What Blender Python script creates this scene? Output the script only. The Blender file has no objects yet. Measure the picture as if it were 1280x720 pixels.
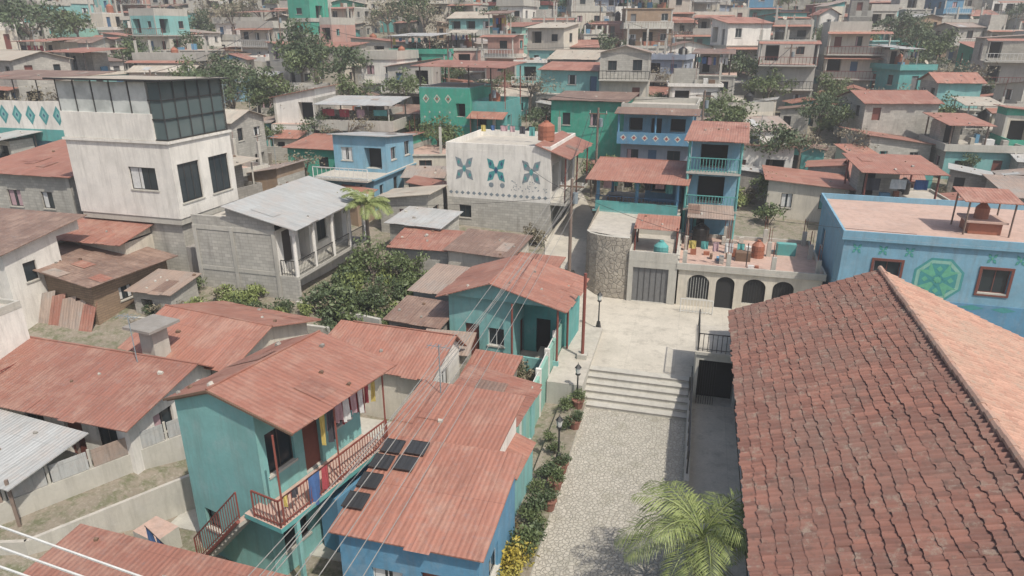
import bpy, math, random
from mathutils import Vector, Matrix, noise
R=random.Random(11)
SC=bpy.context.scene
# ------------------------------------------------------------------ materials
MATS={}
def new_mat(name):
    m=bpy.data.materials.new(name); m.use_nodes=True
    nt=m.node_tree; nt.nodes.clear()
    o=nt.nodes.new('ShaderNodeOutputMaterial'); b=nt.nodes.new('ShaderNodeBsdfPrincipled')
    nt.links.new(b.outputs[0],o.inputs[0]); MATS[name]=m
    return m,nt,b
def N(nt,t,**k):
    n=nt.nodes.new('ShaderNode'+t)
    for a,v in k.items():
        if a.startswith('i_'): n.inputs[a[2:].replace('_',' ')].default_value=v
        else: setattr(n,a,v)
    return n
def mixc(nt,f,a,b,bt='MIX'):
    n=nt.nodes.new('ShaderNodeMix'); n.data_type='RGBA'; n.blend_type=bt
    for s,i in ((f,0),(a,6),(b,7)):
        if isinstance(s,bpy.types.NodeSocket): nt.links.new(s,n.inputs[i])
        elif i==0: n.inputs[0].default_value=s
        else: n.inputs[i].default_value=(s[0],s[1],s[2],1)
    return n.outputs[2]
def ramp(nt,f,a,b,c0=0.,c1=1.):
    n=nt.nodes.new('ShaderNodeMapRange'); n.inputs[1].default_value=a; n.inputs[2].default_value=b
    n.inputs[3].default_value=c0; n.inputs[4].default_value=c1; nt.links.new(f,n.inputs[0]); return n.outputs[0]
def pos(nt,scale=(1,1,1)):
    g=nt.nodes.new('ShaderNodeNewGeometry'); m=nt.nodes.new('ShaderNodeMapping'); m.inputs[3].default_value=scale
    nt.links.new(g.outputs[0],m.inputs[0]); return m.outputs[0]
def noi(nt,vec,sc,det=3,rough=.6):
    n=nt.nodes.new('ShaderNodeTexNoise'); n.inputs['Scale'].default_value=sc; n.inputs['Detail'].default_value=det
    n.inputs['Roughness'].default_value=rough; nt.links.new(vec,n.inputs['Vector']); return n.outputs[0]
def bump(nt,b,h,dist,st=1.):
    n=nt.nodes.new('ShaderNodeBump'); n.inputs['Distance'].default_value=dist; n.inputs['Strength'].default_value=st
    nt.links.new(h,n.inputs['Height']); nt.links.new(n.outputs[0],b.inputs['Normal'])
def dk(c,f): return tuple(x*f for x in c)
def paint(name,col,dirt=.5,rough=.88):
    m,nt,b=new_mat(name)
    g=pos(nt); st=pos(nt,(1.8,1.8,.2))
    big=noi(nt,g,.7,4,.65); streak=noi(nt,st,1.7,5,.75); fine=noi(nt,g,9,3,.7)
    grey=(.20,.18,.15)
    d=tuple(.4*c+.6*gx*.75 for c,gx in zip(col,grey))
    lt=tuple(.6*c+.4*.45 for c in col)
    c1=mixc(nt,ramp(nt,streak,.47,.72,0,.85*dirt),col,d)
    c1=mixc(nt,ramp(nt,noi(nt,g,1.6,4,.7),.5,.7,0,.5),c1,lt)
    c2=mixc(nt,ramp(nt,big,.42,.72,0,.6*dirt),c1,dk(col,.6))
    c3=mixc(nt,ramp(nt,fine,.35,.65,0,.25),c2,dk(col,.72))
    nt.links.new(c3,b.inputs[0]); b.inputs['Roughness'].default_value=rough
    bump(nt,b,fine,.012,.6); return m
def block(name,col,w=.4,h=.2,mort=.012,vary=.75):
    m,nt,b=new_mat(name)
    uv=nt.nodes.new('ShaderNodeUVMap')
    br=N(nt,'TexBrick'); br.inputs['Scale'].default_value=1; br.inputs['Mortar Size'].default_value=mort
    br.inputs['Brick Width'].default_value=w; br.inputs['Row Height'].default_value=h
    br.inputs['Color1'].default_value=(*col,1); br.inputs['Color2'].default_value=(*dk(col,vary),1); br.inputs['Mortar'].default_value=(*dk(col,.6),1)
    nt.links.new(uv.outputs[0],br.inputs[0])
    g=pos(nt); st=pos(nt,(1.4,1.4,.25))
    c=mixc(nt,ramp(nt,noi(nt,g,.6,4),.4,.7,0,.6),br.outputs[0],dk(col,.6))
    c=mixc(nt,ramp(nt,noi(nt,st,1.3,4),.55,.75,0,.6),c,dk(col,.4))
    nt.links.new(c,b.inputs[0]); b.inputs['Roughness'].default_value=.95
    bump(nt,b,br.outputs[1],.01,-.6); return m
def sheet(name,col,alt,vary=.74,rough=.65,pitch=.17,metal=0):
    m,nt,b=new_mat(name)
    uv=nt.nodes.new('ShaderNodeUVMap')
    br=N(nt,'TexBrick'); br.offset=0.0; br.inputs['Scale'].default_value=1; br.inputs['Mortar Size'].default_value=.011
    br.inputs['Brick Width'].default_value=.82; br.inputs['Row Height'].default_value=2.4
    br.inputs['Color1'].default_value=(*col,1); br.inputs['Color2'].default_value=(*dk(col,vary),1); br.inputs['Mortar'].default_value=(*dk(col,.55),1)
    nt.links.new(uv.outputs[0],br.inputs[0])
    g=pos(nt)
    mp=nt.nodes.new('ShaderNodeMapping'); mp.inputs[3].default_value=(3.5,.4,1); nt.links.new(uv.outputs[0],mp.inputs[0])
    grey=tuple((a+.24)/2 for a in alt); dusty=tuple(.5*a+.5*q for a,q in zip(col,(.40,.29,.225)))
    c=mixc(nt,ramp(nt,noi(nt,g,.4,5,.7),.40,.62,0,.8),br.outputs[0],alt)
    c=mixc(nt,ramp(nt,noi(nt,g,.8,6,.75),.47,.62,0,.85),c,dusty)
    c=mixc(nt,ramp(nt,noi(nt,mp.outputs[0],1.2,6,.8),.48,.68,0,.85),c,dk(col,.5))
    c=mixc(nt,ramp(nt,noi(nt,g,5,5,.75),.53,.68,0,.6),c,grey)
    c=mixc(nt,ramp(nt,noi(nt,g,13,4,.8),.56,.7,0,.5),c,dk(alt,.6))
    oi=nt.nodes.new('ShaderNodeObjectInfo')
    c=mixc(nt,ramp(nt,oi.outputs['Random'],0,1,0,.35),c,dk(alt,.8))
    nt.links.new(c,b.inputs[0]); b.inputs['Roughness'].default_value=rough; b.inputs['Metallic'].default_value=metal
    wv=nt.nodes.new('ShaderNodeTexWave'); wv.bands_direction='X'; wv.inputs['Scale'].default_value=.314/pitch
    nt.links.new(uv.outputs[0],wv.inputs[0]); bump(nt,b,wv.outputs['Fac'],.025,.5); return m
def flat(name,col,rough=.7,metal=0.):
    m,nt,b=new_mat(name)
    f=noi(nt,pos(nt),6,3)
    c=mixc(nt,ramp(nt,f,.35,.7,0,.5),col,dk(col,.65)); nt.links.new(c,b.inputs[0])
    b.inputs['Roughness'].default_value=rough; b.inputs['Metallic'].default_value=metal; return m
PAL={'white':(.72,.69,.63),'cream':(.58,.53,.44),'grey':(.40,.38,.34),'teal':(.10,.34,.32),'aqua':(.20,.43,.41),
 'blue':(.10,.26,.40),'sky':(.19,.37,.48),'green':(.05,.33,.23),'mint':(.24,.45,.37),'maroon':(.24,.07,.06),'orange':(.43,.20,.10),
 'lilac':(.29,.33,.40),'adobe':(.32,.225,.15),'pink':(.48,.28,.23),'yellow':(.50,.36,.14)}
for k,c in PAL.items(): paint('paint_'+k,c,.85 if k not in('adobe',) else 1)
block('blocks',(.46,.44,.39)); block('blocks_dark',(.32,.30,.265)); block('adobe_bricks',(.32,.225,.15),.5,.14,.02)
sheet('rust',(.375,.17,.12),(.31,.132,.092)); sheet('rust2',(.34,.145,.103),(.255,.118,.085)); sheet('rust_brown',(.235,.145,.11),(.17,.115,.09))
sheet('zinc',(.46,.47,.46),(.38,.38,.36),.85,rough=.5); sheet('zinc_old',(.33,.30,.27),(.32,.20,.14)); sheet('cream_sheet',(.50,.46,.38),(.40,.34,.27))
paint('slab',(.47,.435,.375),.9); paint('slab_pink',(.49,.34,.275),.9); paint('concrete',(.46,.44,.385),.8); paint('concrete_dark',(.27,.25,.225),.8)
flat('iron',(.03,.03,.03),.5); flat('iron_red',(.20,.06,.045),.5); flat('wood',(.16,.10,.065),.8); flat('pole_wood',(.20,.15,.12),.9)
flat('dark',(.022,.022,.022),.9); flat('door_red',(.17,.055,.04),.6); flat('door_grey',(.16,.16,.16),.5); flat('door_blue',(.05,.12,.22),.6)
flat('frame_white',(.6,.6,.57),.5); flat('frame_dark',(.05,.04,.035),.5); flat('terracotta',(.24,.11,.08),.8); flat('tank_black',(.02,.02,.02),.4)
flat('tank_rust',(.32,.12,.07),.6); flat('m_teal',(.06,.27,.27),.8); flat('m_navy',(.03,.08,.16),.8); flat('m_grey',(.20,.24,.26),.8); flat('m_green',(.12,.38,.25),.8)
flat('m_white',(.50,.52,.48),.8); flat('m_red',(.32,.07,.06),.8); flat('wire_grey',(.28,.27,.25),.7)
for i,c in enumerate([(.6,.6,.58),(.35,.06,.07),(.06,.13,.30),(.45,.30,.32),(.10,.32,.30),(.05,.05,.06),(.5,.40,.12)]): flat('cloth%d'%i,c,.9)
m,nt,b=new_mat('glass'); b.inputs[0].default_value=(.025,.035,.04,1); b.inputs['Roughness'].default_value=.12
m,nt,b=new_mat('glass_clear'); b.inputs[0].default_value=(.09,.12,.12,1); b.inputs['Roughness'].default_value=.08
m,nt,b=new_mat('panel_frost')
nt.links.new(mixc(nt,ramp(nt,noi(nt,pos(nt),.8,3),.4,.6),(.54,.56,.53),(.36,.38,.36)),b.inputs[0]); b.inputs['Roughness'].default_value=.3
m,nt,b=new_mat('solar'); b.inputs[0].default_value=(.035,.037,.04,1); b.inputs['Roughness'].default_value=.5
def leafmat(name,a,bb,c):
    m,nt,b=new_mat(name)
    oi=nt.nodes.new('ShaderNodeObjectInfo'); f=noi(nt,pos(nt),1.3,4); f2=noi(nt,pos(nt),9,2)
    c1=mixc(nt,ramp(nt,f,.38,.62),a,bb); c2=mixc(nt,ramp(nt,f2,.45,.7,0,.7),c1,c)
    nt.links.new(mixc(nt,ramp(nt,oi.outputs['Random'],0,1,0,.4),c2,dk(bb,.8)),b.inputs[0]); b.inputs['Roughness'].default_value=.6
leafmat('leaf',(.07,.10,.035),(.105,.14,.05),(.15,.175,.07)); leafmat('leaf_dry',(.16,.14,.09),(.21,.18,.12),(.26,.22,.15))
leafmat('leaf_dark',(.045,.07,.03),(.075,.105,.045),(.10,.13,.055)); leafmat('leaf_yellow',(.42,.31,.04),(.26,.24,.05),(.46,.38,.09)); leafmat('leaf_palm',(.13,.17,.05),(.20,.24,.075),(.27,.29,.11))
leafmat('leaf_red',(.22,.07,.045),(.12,.10,.04),(.09,.11,.04))
flat('bark',(.15,.12,.095),.9)
m,nt,b=new_mat('cobbles'); g=pos(nt)
nz=N(nt,'TexNoise'); nz.inputs['Scale'].default_value=3; nt.links.new(g,nz.inputs['Vector'])
ad=N(nt,'VectorMath',operation='MULTIPLY_ADD'); nt.links.new(nz.outputs[1],ad.inputs[0]); ad.inputs[1].default_value=(.12,.12,.12); nt.links.new(g,ad.inputs[2])
vo=N(nt,'TexVoronoi',feature='DISTANCE_TO_EDGE'); vo.inputs['Scale'].default_value=6.5; nt.links.new(ad.outputs[0],vo.inputs['Vector'])
vc=N(nt,'TexVoronoi'); vc.inputs['Scale'].default_value=6.5; nt.links.new(ad.outputs[0],vc.inputs['Vector'])
sep=N(nt,'SeparateColor'); nt.links.new(vc.outputs['Color'],sep.inputs[0])
c=mixc(nt,sep.outputs[0],(.44,.41,.35),(.33,.31,.26)); c=mixc(nt,ramp(nt,noi(nt,g,.5,5,.7),.42,.62,0,.5),c,(.43,.40,.335)); c=mixc(nt,ramp(nt,vo.outputs[0],.02,.12,.7,0),c,(.24,.22,.185))
c=mixc(nt,ramp(nt,noi(nt,g,1.1,4,.7),.52,.72,0,.6),c,(.25,.235,.18)); nt.links.new(c,b.inputs[0]); b.inputs['Roughness'].default_value=.9
bump(nt,b,ramp(nt,vo.outputs[0],0,.14),.03,.7)
m,nt,b=new_mat('paving'); g=pos(nt)
c=mixc(nt,ramp(nt,noi(nt,g,.4,5,.7),.4,.65),(.52,.48,.405),(.41,.38,.32)); c=mixc(nt,ramp(nt,noi(nt,g,12,3),.4,.7,0,.4),c,(.34,.31,.26)); c=mixc(nt,ramp(nt,noi(nt,g,1.2,6,.8),.5,.66,0,.75),c,(.31,.285,.24))
br=N(nt,'TexBrick'); br.offset=0; br.inputs['Scale'].default_value=1; br.inputs['Brick Width'].default_value=2.5; br.inputs['Row Height'].default_value=2.5; br.inputs['Mortar Size'].default_value=.01
br.inputs[1].default_value=(1,1,1,1); br.inputs[2].default_value=(.93,.93,.93,1); br.inputs[3].default_value=(.8,.8,.8,1); nt.links.new(g,br.inputs[0])
nt.links.new(mixc(nt,1.,c,br.outputs[0],'MULTIPLY'),b.inputs[0]); b.inputs['Roughness'].default_value=.9; bump(nt,b,noi(nt,g,15,3),.01,.5)
m,nt,b=new_mat('soil'); g=pos(nt)
c=mixc(nt,ramp(nt,noi(nt,g,.15,5,.7),.4,.6),(.25,.215,.17),(.19,.165,.125)); c=mixc(nt,ramp(nt,noi(nt,g,1.8,5,.7),.46,.62),c,(.12,.125,.07))
c=mixc(nt,ramp(nt,noi(nt,g,7,3,.7),.5,.75,0,.7),c,(.34,.31,.26)); nt.links.new(c,b.inputs[0]); b.inputs['Roughness'].default_value=1; bump(nt,b,noi(nt,g,4,5),.08,.6)
m,nt,b=new_mat('rubble'); g=pos(nt)
vo=N(nt,'TexVoronoi',feature='DISTANCE_TO_EDGE'); vo.inputs['Scale'].default_value=3.2; nt.links.new(g,vo.inputs['Vector'])
c=mixc(nt,ramp(nt,noi(nt,g,2.5,4),.35,.65),(.38,.34,.28),(.27,.24,.20)); c=mixc(nt,ramp(nt,vo.outputs[0],.02,.06,.7,0),c,(.21,.19,.16))
nt.links.new(c,b.inputs[0]); b.inputs['Roughness'].default_value=.95; bump(nt,b,ramp(nt,vo.outputs[0],0,.1),.03)
def tilemat(name,a,bb,cc):
    m,nt,b=new_mat(name); uv=nt.nodes.new('ShaderNodeUVMap')
    fl=N(nt,'VectorMath',operation='FLOOR'); nt.links.new(uv.outputs[0],fl.inputs[0])
    wn=N(nt,'TexWhiteNoise'); nt.links.new(fl.outputs[0],wn.inputs[0]); g=pos(nt)
    c=mixc(nt,wn.outputs[0],a,bb); c=mixc(nt,ramp(nt,noi(nt,g,.5,5,.7),.42,.66,0,.7),c,cc)
    c=mixc(nt,ramp(nt,noi(nt,g,5,4,.7),.53,.72,0,.7),c,dk(cc,.6)); c=mixc(nt,ramp(nt,noi(nt,g,2,5,.8),.55,.68,0,.65),c,(.30,.25,.20)); nt.links.new(c,b.inputs[0]); b.inputs['Roughness'].default_value=.92
    bump(nt,b,noi(nt,g,20,3),.01,.5)
tilemat('clay_shaded',(.27,.13,.098),(.165,.08,.063),(.17,.112,.092)); tilemat('clay_sunlit',(.46,.275,.205),(.34,.19,.14),(.38,.275,.21))  # same roof clay twice: shade put into west slope colour, sunlight into east
# ------------------------------------------------------------------ mesh builder
PR=random.Random(77)
class MB:
    def __init__(s): s.v=[];s.f=[];s.m=[];s.uv=[];s.names=[]
    def mi(s,n):
        if n not in s.names: s.names.append(n)
        return s.names.index(n)
    def poly(s,pts,mat,uv=None):
        i=len(s.v); s.v+= [tuple(p) for p in pts]; s.f.append(tuple(range(i,i+len(pts)))); s.m.append(s.mi(mat))
        if uv is None:
            P=[Vector(p) for p in pts]; a=(P[1]-P[0])
            if a.length<1e-9: a=Vector((1,0,0))
            a.normalize(); n=None
            for k in range(2,len(P)):
                n=a.cross(P[k]-P[0])
                if n.length>1e-9: break
            n.normalize(); bb=n.cross(a); uv=[(p.dot(a),p.dot(bb)) for p in P]
        s.uv+=uv
    def box(s,x0,y0,z0,x1,y1,z1,mat,top=None,bottom=True):
        if x1<x0:x0,x1=x1,x0
        if y1<y0:y0,y1=y1,y0
        p=[(x0,y0,z0),(x1,y0,z0),(x1,y1,z0),(x0,y1,z0),(x0,y0,z1),(x1,y0,z1),(x1,y1,z1),(x0,y1,z1)]
        for q in ((0,1,5,4),(1,2,6,5),(2,3,7,6),(3,0,4,7)): s.poly([p[k] for k in q],mat)
        s.poly([p[4],p[5],p[6],p[7]],top or mat)
        if bottom: s.poly([p[3],p[2],p[1],p[0]],mat)
    def beam(s,p,q,r,mat,n=4,r2=None):
        p=Vector(p);q=Vector(q);d=(q-p)
        if d.length<1e-6: return
        d.normalize(); u=d.orthogonal() if abs(d.z)>.9 else d.cross(Vector((0,0,1))); u.normalize(); w=d.cross(u); r2=r if r2 is None else r2
        A=[];B=[]
        for k in range(n):
            t=2*math.pi*(k+.5)/n; o=u*math.cos(t)+w*math.sin(t); A.append(p+o*r);B.append(q+o*r2)
        for k in range(n):
            j=(k+1)%n; s.poly([A[k],A[j],B[j],B[k]],mat)
        s.poly(B,mat); s.poly(A[::-1],mat)
    def cyl(s,x,y,z0,z1,r0,r1,mat,n=10): s.beam((x,y,z0),(x,y,z1),r0,mat,n,r1)
    def sheet(s,a,b,c,d,mat,t=.05,patch=True):
        a,b,c,d=map(Vector,(a,b,c,d)); nn=(b-a).cross(d-a).normalized(); n=nn*t
        s.poly([a+n,b+n,c+n,d+n],mat); s.poly([d,c,b,a],mat)
        for p,q in ((a,b),(b,c),(c,d),(d,a)): s.poly([p,q,q+n,p+n],mat)
        L=(b-a).length; D=(d-a).length
        if not patch or L*D<7 or mat.startswith('slab'): return
        alt={'rust':['rust2','rust','rust','rust2'],'rust2':['rust','rust2','rust2','rust_brown'],'rust_brown':['rust2','zinc_old'],'zinc':['zinc','zinc','zinc_old'],'zinc_old':['rust_brown','zinc'],'cream_sheet':['zinc','cream_sheet']}.get(mat,[mat])
        k=int(L/.82); f=(b-a)/L; g=(d-a)/D
        for i in range(k):
            if PR.random()<.5:
                u0=i*.82+.01; u1=u0+.80; ov=PR.uniform(.03,.14); lift=nn*(t+.012)
                s.poly([a+f*u0-g*ov+lift,a+f*u1-g*ov+lift,a+f*u1+g*1.0+lift,a+f*u0+g*1.0+lift],mat)
        for i in range(PR.randint(0,1+int(L*D/18))):
            u0=PR.randrange(max(1,k))*.82+.01; v0=PR.uniform(0,max(.1,D-1.9)); w_=.80; hh=PR.uniform(.9,1.8)
            if u0+w_>L or v0+hh>D: continue
            lift=nn*(t+.024+.006*i)
            s.poly([a+f*u0+g*v0+lift,a+f*(u0+w_)+g*v0+lift,a+f*(u0+w_)+g*(v0+hh)+lift,a+f*u0+g*(v0+hh)+lift],PR.choice(alt))
        for i in range(PR.randint(0,5)):
            p=a+f*PR.uniform(.3,L-.3)+g*PR.uniform(.2,D-.2)+nn*(t+.03); r_=PR.uniform(.05,.11); s.beam(p,p+f*r_*PR.uniform(1,2)+g*.03,r_,PR.choice(['concrete','wood','blocks_dark']),5,r_*.7)
    def build(s,name,parent=None,mw=None,smooth=False):
        me=bpy.data.meshes.new(name); me.from_pydata(s.v,[],s.f)
        for n in s.names: me.materials.append(MATS[n])
        me.polygons.foreach_set('material_index',s.m)
        if smooth: me.polygons.foreach_set('use_smooth',[True]*len(s.f))
        l=me.uv_layers.new(name='UVMap'); l.data.foreach_set('uv',[c for u in s.uv for c in u]); me.update()
        o=bpy.data.objects.new(name,me); SC.collection.objects.link(o)
        if parent: o.parent=parent
        elif mw is not None: o.matrix_world=mw
        return o
def wall(mb,P0,U,L,z0,z1,Nn,ops,mat,fr='frame_dark',dep=.14):
    def pt(u,z,o=0): return (P0[0]+U[0]*u+Nn[0]*o,P0[1]+U[1]*u+Nn[1]*o,z)
    us=sorted({0,L}|{o[0] for o in ops}|{o[1] for o in ops}); zs=sorted({z0,z1}|{o[2] for o in ops}|{o[3] for o in ops})
    for a,b in zip(us,us[1:]):
        for c,d in zip(zs,zs[1:]):
            um=(a+b)/2;zm=(c+d)/2
            if any(o[0]<um<o[1] and o[2]<zm<o[3] for o in ops): continue
            mb.poly([pt(a,c),pt(b,c),pt(b,d),pt(a,d)],mat)
    for o in ops:
        a,b,c,d,k=o[:5]; dp=dep if k!='open' else .9
        mb.poly([pt(a,c),pt(a,c,-dp),pt(b,c,-dp),pt(b,c)],'concrete'); mb.poly([pt(a,d),pt(b,d),pt(b,d,-dp),pt(a,d,-dp)],mat)
        mb.poly([pt(a,c),pt(a,d),pt(a,d,-dp),pt(a,c,-dp)],mat); mb.poly([pt(b,c),pt(b,c,-dp),pt(b,d,-dp),pt(b,d)],mat)
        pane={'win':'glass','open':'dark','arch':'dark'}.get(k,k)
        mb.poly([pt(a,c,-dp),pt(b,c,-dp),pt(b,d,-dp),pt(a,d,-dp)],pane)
        if k=='win':
            t=.05
            def bar(u0,u1,w0,w1,mm=fr,oo=.04): mb.poly([pt(u0,w0,-dp+oo),pt(u1,w0,-dp+oo),pt(u1,w1,-dp+oo),pt(u0,w1,-dp+oo)],mm)
            if PR.random()<.4:
                cm=PR.choice(['cloth0','cloth3','cloth4','cloth0']); e_=(b-a)*PR.uniform(.2,.45); bar(a+t,a+e_,c+t,d-t,cm,.015)
                if PR.random()<.6: bar(b-e_,b-t,c+t,d-t,cm,.015)
            bar(a,b,c,c+t);bar(a,b,d-t,d);bar(a,a+t,c+t,d-t);bar(b-t,b,c+t,d-t)
            n=max(1,round((b-a)/.6))
            for i in range(1,n):
                u=a+(b-a)*i/n; bar(u-.02,u+.02,c+t,d-t)
            q=.05
            A=[pt(a-.06,c-.08,.0),pt(b+.06,c-.08,.0),pt(b+.06,c,.0),pt(a-.06,c,.0)]; B=[pt(a-.06,c-.08,q),pt(b+.06,c-.08,q),pt(b+.06,c,q),pt(a-.06,c,q)]
            mb.poly(B,'concrete'); mb.poly([B[3],B[2],A[2],A[3]],'concrete'); mb.poly([A[0],A[1],B[1],B[0]],'concrete')
        if k=='arch':
            r=(b-a)/2; um=(a+b)/2; zc=d-r*.85
            for sg in (-1,1):
                c0=pt(um+sg*r,d); Q=[]
                for i in range(8):
                    t=math.pi/2*i/7; Q.append(pt(um+sg*r*math.cos(t),zc+r*.85*math.sin(t)))
                for i in range(7): mb.poly([c0,Q[i],Q[i+1]],mat)
FACES={'front':lambda w,d:((0,0),(1,0),(0,-1),w),'right':lambda w,d:((w,0),(0,1),(1,0),d),'back':lambda w,d:((w,d),(-1,0),(0,1),w),'left':lambda w,d:((0,d),(0,-1),(-1,0),d)}
class House:
    def __init__(s,name,x,y,z,rot=0,merged=False):
        s.name=name; s.p={}; s.merged=merged; s.mw=Matrix.Translation((x,y,z))@Matrix.Rotation(math.radians(rot),4,'Z')
    def __call__(s,n):
        if s.merged: n='m'
        if n not in s.p: s.p[n]=MB()
        return s.p[n]
    def blk(s,ox,oy,z0,w,d,h,mat,ops={},fr='frame_dark',low=0,mats={}):
        for f,fn in FACES.items():
            P,U,Nn,L=fn(w,d)
            wall(s('walls'),(P[0]+ox,P[1]+oy),U,L,z0-low,z0+h,Nn,[(o[0],o[1],o[2]+z0,o[3]+z0,*o[4:]) for o in ops.get(f,[])],mats.get(f,mat),fr)
    def flat(s,ox,oy,z,w,d,mat='slab',par=.3,pm=None,ov=.0,t=.12):
        r=s('roof'); pm=pm or 'concrete'
        r.box(ox-ov,oy-ov,z-.01,ox+w+ov,oy+d+ov,z+.14,pm,mat)
        if par>0:
            z0=z+.142;z1=z+.14+par; a,b,c,e=ox-ov+.01,oy-ov+.01,ox+w+ov-.01,oy+d+ov-.01
            r.box(a,b,z0,c,b+t,z1,pm);r.box(a,e-t,z0,c,e,z1,pm);r.box(a,b+t,z0,a+t,e-t,z1,pm);r.box(c-t,b+t,z0,c,e-t,z1,pm)
    def shed(s,ox,oy,z,w,d,rise,mat,high='back',ov=.35,wm='concrete'):
        r=s('roof'); wl=s('walls'); x0,y0,x1,y1=ox,oy,ox+w,oy+d; X0,Y0,X1,Y1=x0-ov,y0-ov,x1+ov,y1+ov
        if high in('back','front'):
            k=rise/d; zl=z+.02-ov*k; zh=z+.02+rise+ov*k
            if high=='back':
                r.sheet((X0,Y0,zl),(X1,Y0,zl),(X1,Y1,zh),(X0,Y1,zh),mat)
                wl.poly([(x1,y0,z),(x1,y1,z),(x1,y1,z+rise)],wm);wl.poly([(x0,y1,z),(x0,y0,z),(x0,y1,z+rise)],wm);wl.poly([(x1,y1,z),(x0,y1,z),(x0,y1,z+rise),(x1,y1,z+rise)],wm)
            else:
                r.sheet((X1,Y1,zl),(X0,Y1,zl),(X0,Y0,zh),(X1,Y0,zh),mat)
                wl.poly([(x1,y0,z),(x1,y1,z),(x1,y0,z+rise)],wm);wl.poly([(x0,y1,z),(x0,y0,z),(x0,y0,z+rise)],wm);wl.poly([(x0,y0,z),(x1,y0,z),(x1,y0,z+rise),(x0,y0,z+rise)],wm)
        else:
            k=rise/w; zl=z+.02-ov*k; zh=z+.02+rise+ov*k
            if high=='left':
                r.sheet((X1,Y0,zl),(X1,Y1,zl),(X0,Y1,zh),(X0,Y0,zh),mat)
                wl.poly([(x0,y0,z),(x1,y0,z),(x0,y0,z+rise)],wm);wl.poly([(x1,y1,z),(x0,y1,z),(x0,y1,z+rise)],wm);wl.poly([(x0,y1,z),(x0,y0,z),(x0,y0,z+rise),(x0,y1,z+rise)],wm)
            else:
                r.sheet((X0,Y1,zl),(X0,Y0,zl),(X1,Y0,zh),(X1,Y1,zh),mat)
                wl.poly([(x0,y0,z),(x1,y0,z),(x1,y0,z+rise)],wm);wl.poly([(x0,y1,z),(x1,y1,z),(x1,y1,z+rise)],wm);wl.poly([(x1,y0,z),(x1,y1,z),(x1,y1,z+rise),(x1,y0,z+rise)],wm)
    def gable(s,ox,oy,z,w,d,rise,mat,axis='y',ov=.35,wm='concrete',off=.5):
        r=s('roof'); wl=s('walls')
        x0,y0,x1,y1=ox,oy,ox+w,oy+d; X0,Y0,X1,Y1=x0-ov,y0-ov,x1+ov,y1+ov
        if axis=='y':
            xm=x0+w*off; kl=rise/(w*off); kr=rise/(w*(1-off)); zt=z+rise+.02
            r.sheet((X1,Y0,z+.02-ov*kr),(X1,Y1,z+.02-ov*kr),(xm,Y1,zt),(xm,Y0,zt),mat); r.sheet((X0,Y1,z+.02-ov*kl),(X0,Y0,z+.02-ov*kl),(xm,Y0,zt),(xm,Y1,zt),mat)
            r.beam((xm,Y0,zt+.05),(xm,Y1,zt+.05),.06,mat)
            wl.poly([(x0,y0,z),(x1,y0,z),(xm,y0,z+rise)],wm);wl.poly([(x1,y1,z),(x0,y1,z),(xm,y1,z+rise)],wm)
        else:
            ym=y0+d*off; kl=rise/(d*off); kr=rise/(d*(1-off)); zt=z+rise+.02
            r.sheet((X0,Y0,z+.02-ov*kl),(X1,Y0,z+.02-ov*kl),(X1,ym,zt),(X0,ym,zt),mat); r.sheet((X1,Y1,z+.02-ov*kr),(X0,Y1,z+.02-ov*kr),(X0,ym,zt),(X1,ym,zt),mat)
            r.beam((X0,ym,zt+.05),(X1,ym,zt+.05),.06,mat)
            wl.poly([(x1,y0,z),(x1,y1,z),(x1,ym,z+rise)],wm);wl.poly([(x0,y1,z),(x0,y0,z),(x0,ym,z+rise)],wm)
    def rail(s,p,q,h=1.,mat='iron',step=.16,r=.02):
        m=s('railing'); p=Vector(p);q=Vector(q);n=max(1,int((q-p).length/step)); up=Vector((0,0,h))
        m.beam(p+up,q+up,r*1.5,mat); m.beam(p+up*.12,q+up*.12,r,mat)
        for i in range(n+1):
            a=p.lerp(q,i/n); m.beam(a,a+up,r*(1.6 if i in(0,n) else .8),mat)
    def posts(s,pts,z0,z1,mat='iron_red',r=.07):
        for x,y in pts: s('posts').beam((x,y,z0),(x,y,z1),r,mat)
    def tank(s,x,y,z,mat='tank_black',r=.55,h=1.2):
        m=s('water_tank'); m.cyl(x,y,z,z+h,r,r,mat,14)
        m.cyl(x,y,z+h,z+h+.25,r,r*.45,mat,14); m.cyl(x,y,z+h+.25,z+h+.35,r*.3,r*.3,mat,10); m.cyl(x,y,z+h*.3,z+h*.36,r*1.04,r*1.04,mat,14); m.cyl(x,y,z+h*.65,z+h*.71,r*1.04,r*1.04,mat,14)
    def laundry(s,p,q,n,rng,drop=.8):
        m=s('laundry'); p=Vector(p);q=Vector(q); m.beam(p,q,.012,'iron'); d=(q-p); L=d.length; d.normalize(); nn=Vector((-d.y,d.x,0))
        for i in range(n):
            w=rng.uniform(.4,.85)*L/n; h=rng.uniform(.5,1)*drop; a=p+d*(L*(i+.1)/n); c='cloth%d'%rng.randrange(7); k=4
            for j in range(k):
                o0=nn*(.05*math.sin(j*2.1+i)); o1=nn*(.05*math.sin((j+1)*2.1+i)); t0=a+d*(w*j/k); t1=a+d*(w*(j+1)/k); dn=Vector((0,0,-h))
                m.poly([t0+o0*.2,t1+o1*.2,t1+dn+o1*1.5,t0+dn+o0*1.5],c)
    def antenna(s,x,y,z,hh=2.2):
        m=s('antenna'); m.beam((x,y,z),(x,y,z+hh),.025,'m_grey'); m.beam((x-.5,y,z+hh-.1),(x+.5,y,z+hh-.1),.015,'m_grey')
        for i in range(5): m.beam((x-.4+i*.2,y-.25,z+hh-.1),(x-.4+i*.2,y+.25,z+hh-.1),.012,'m_grey')
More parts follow.
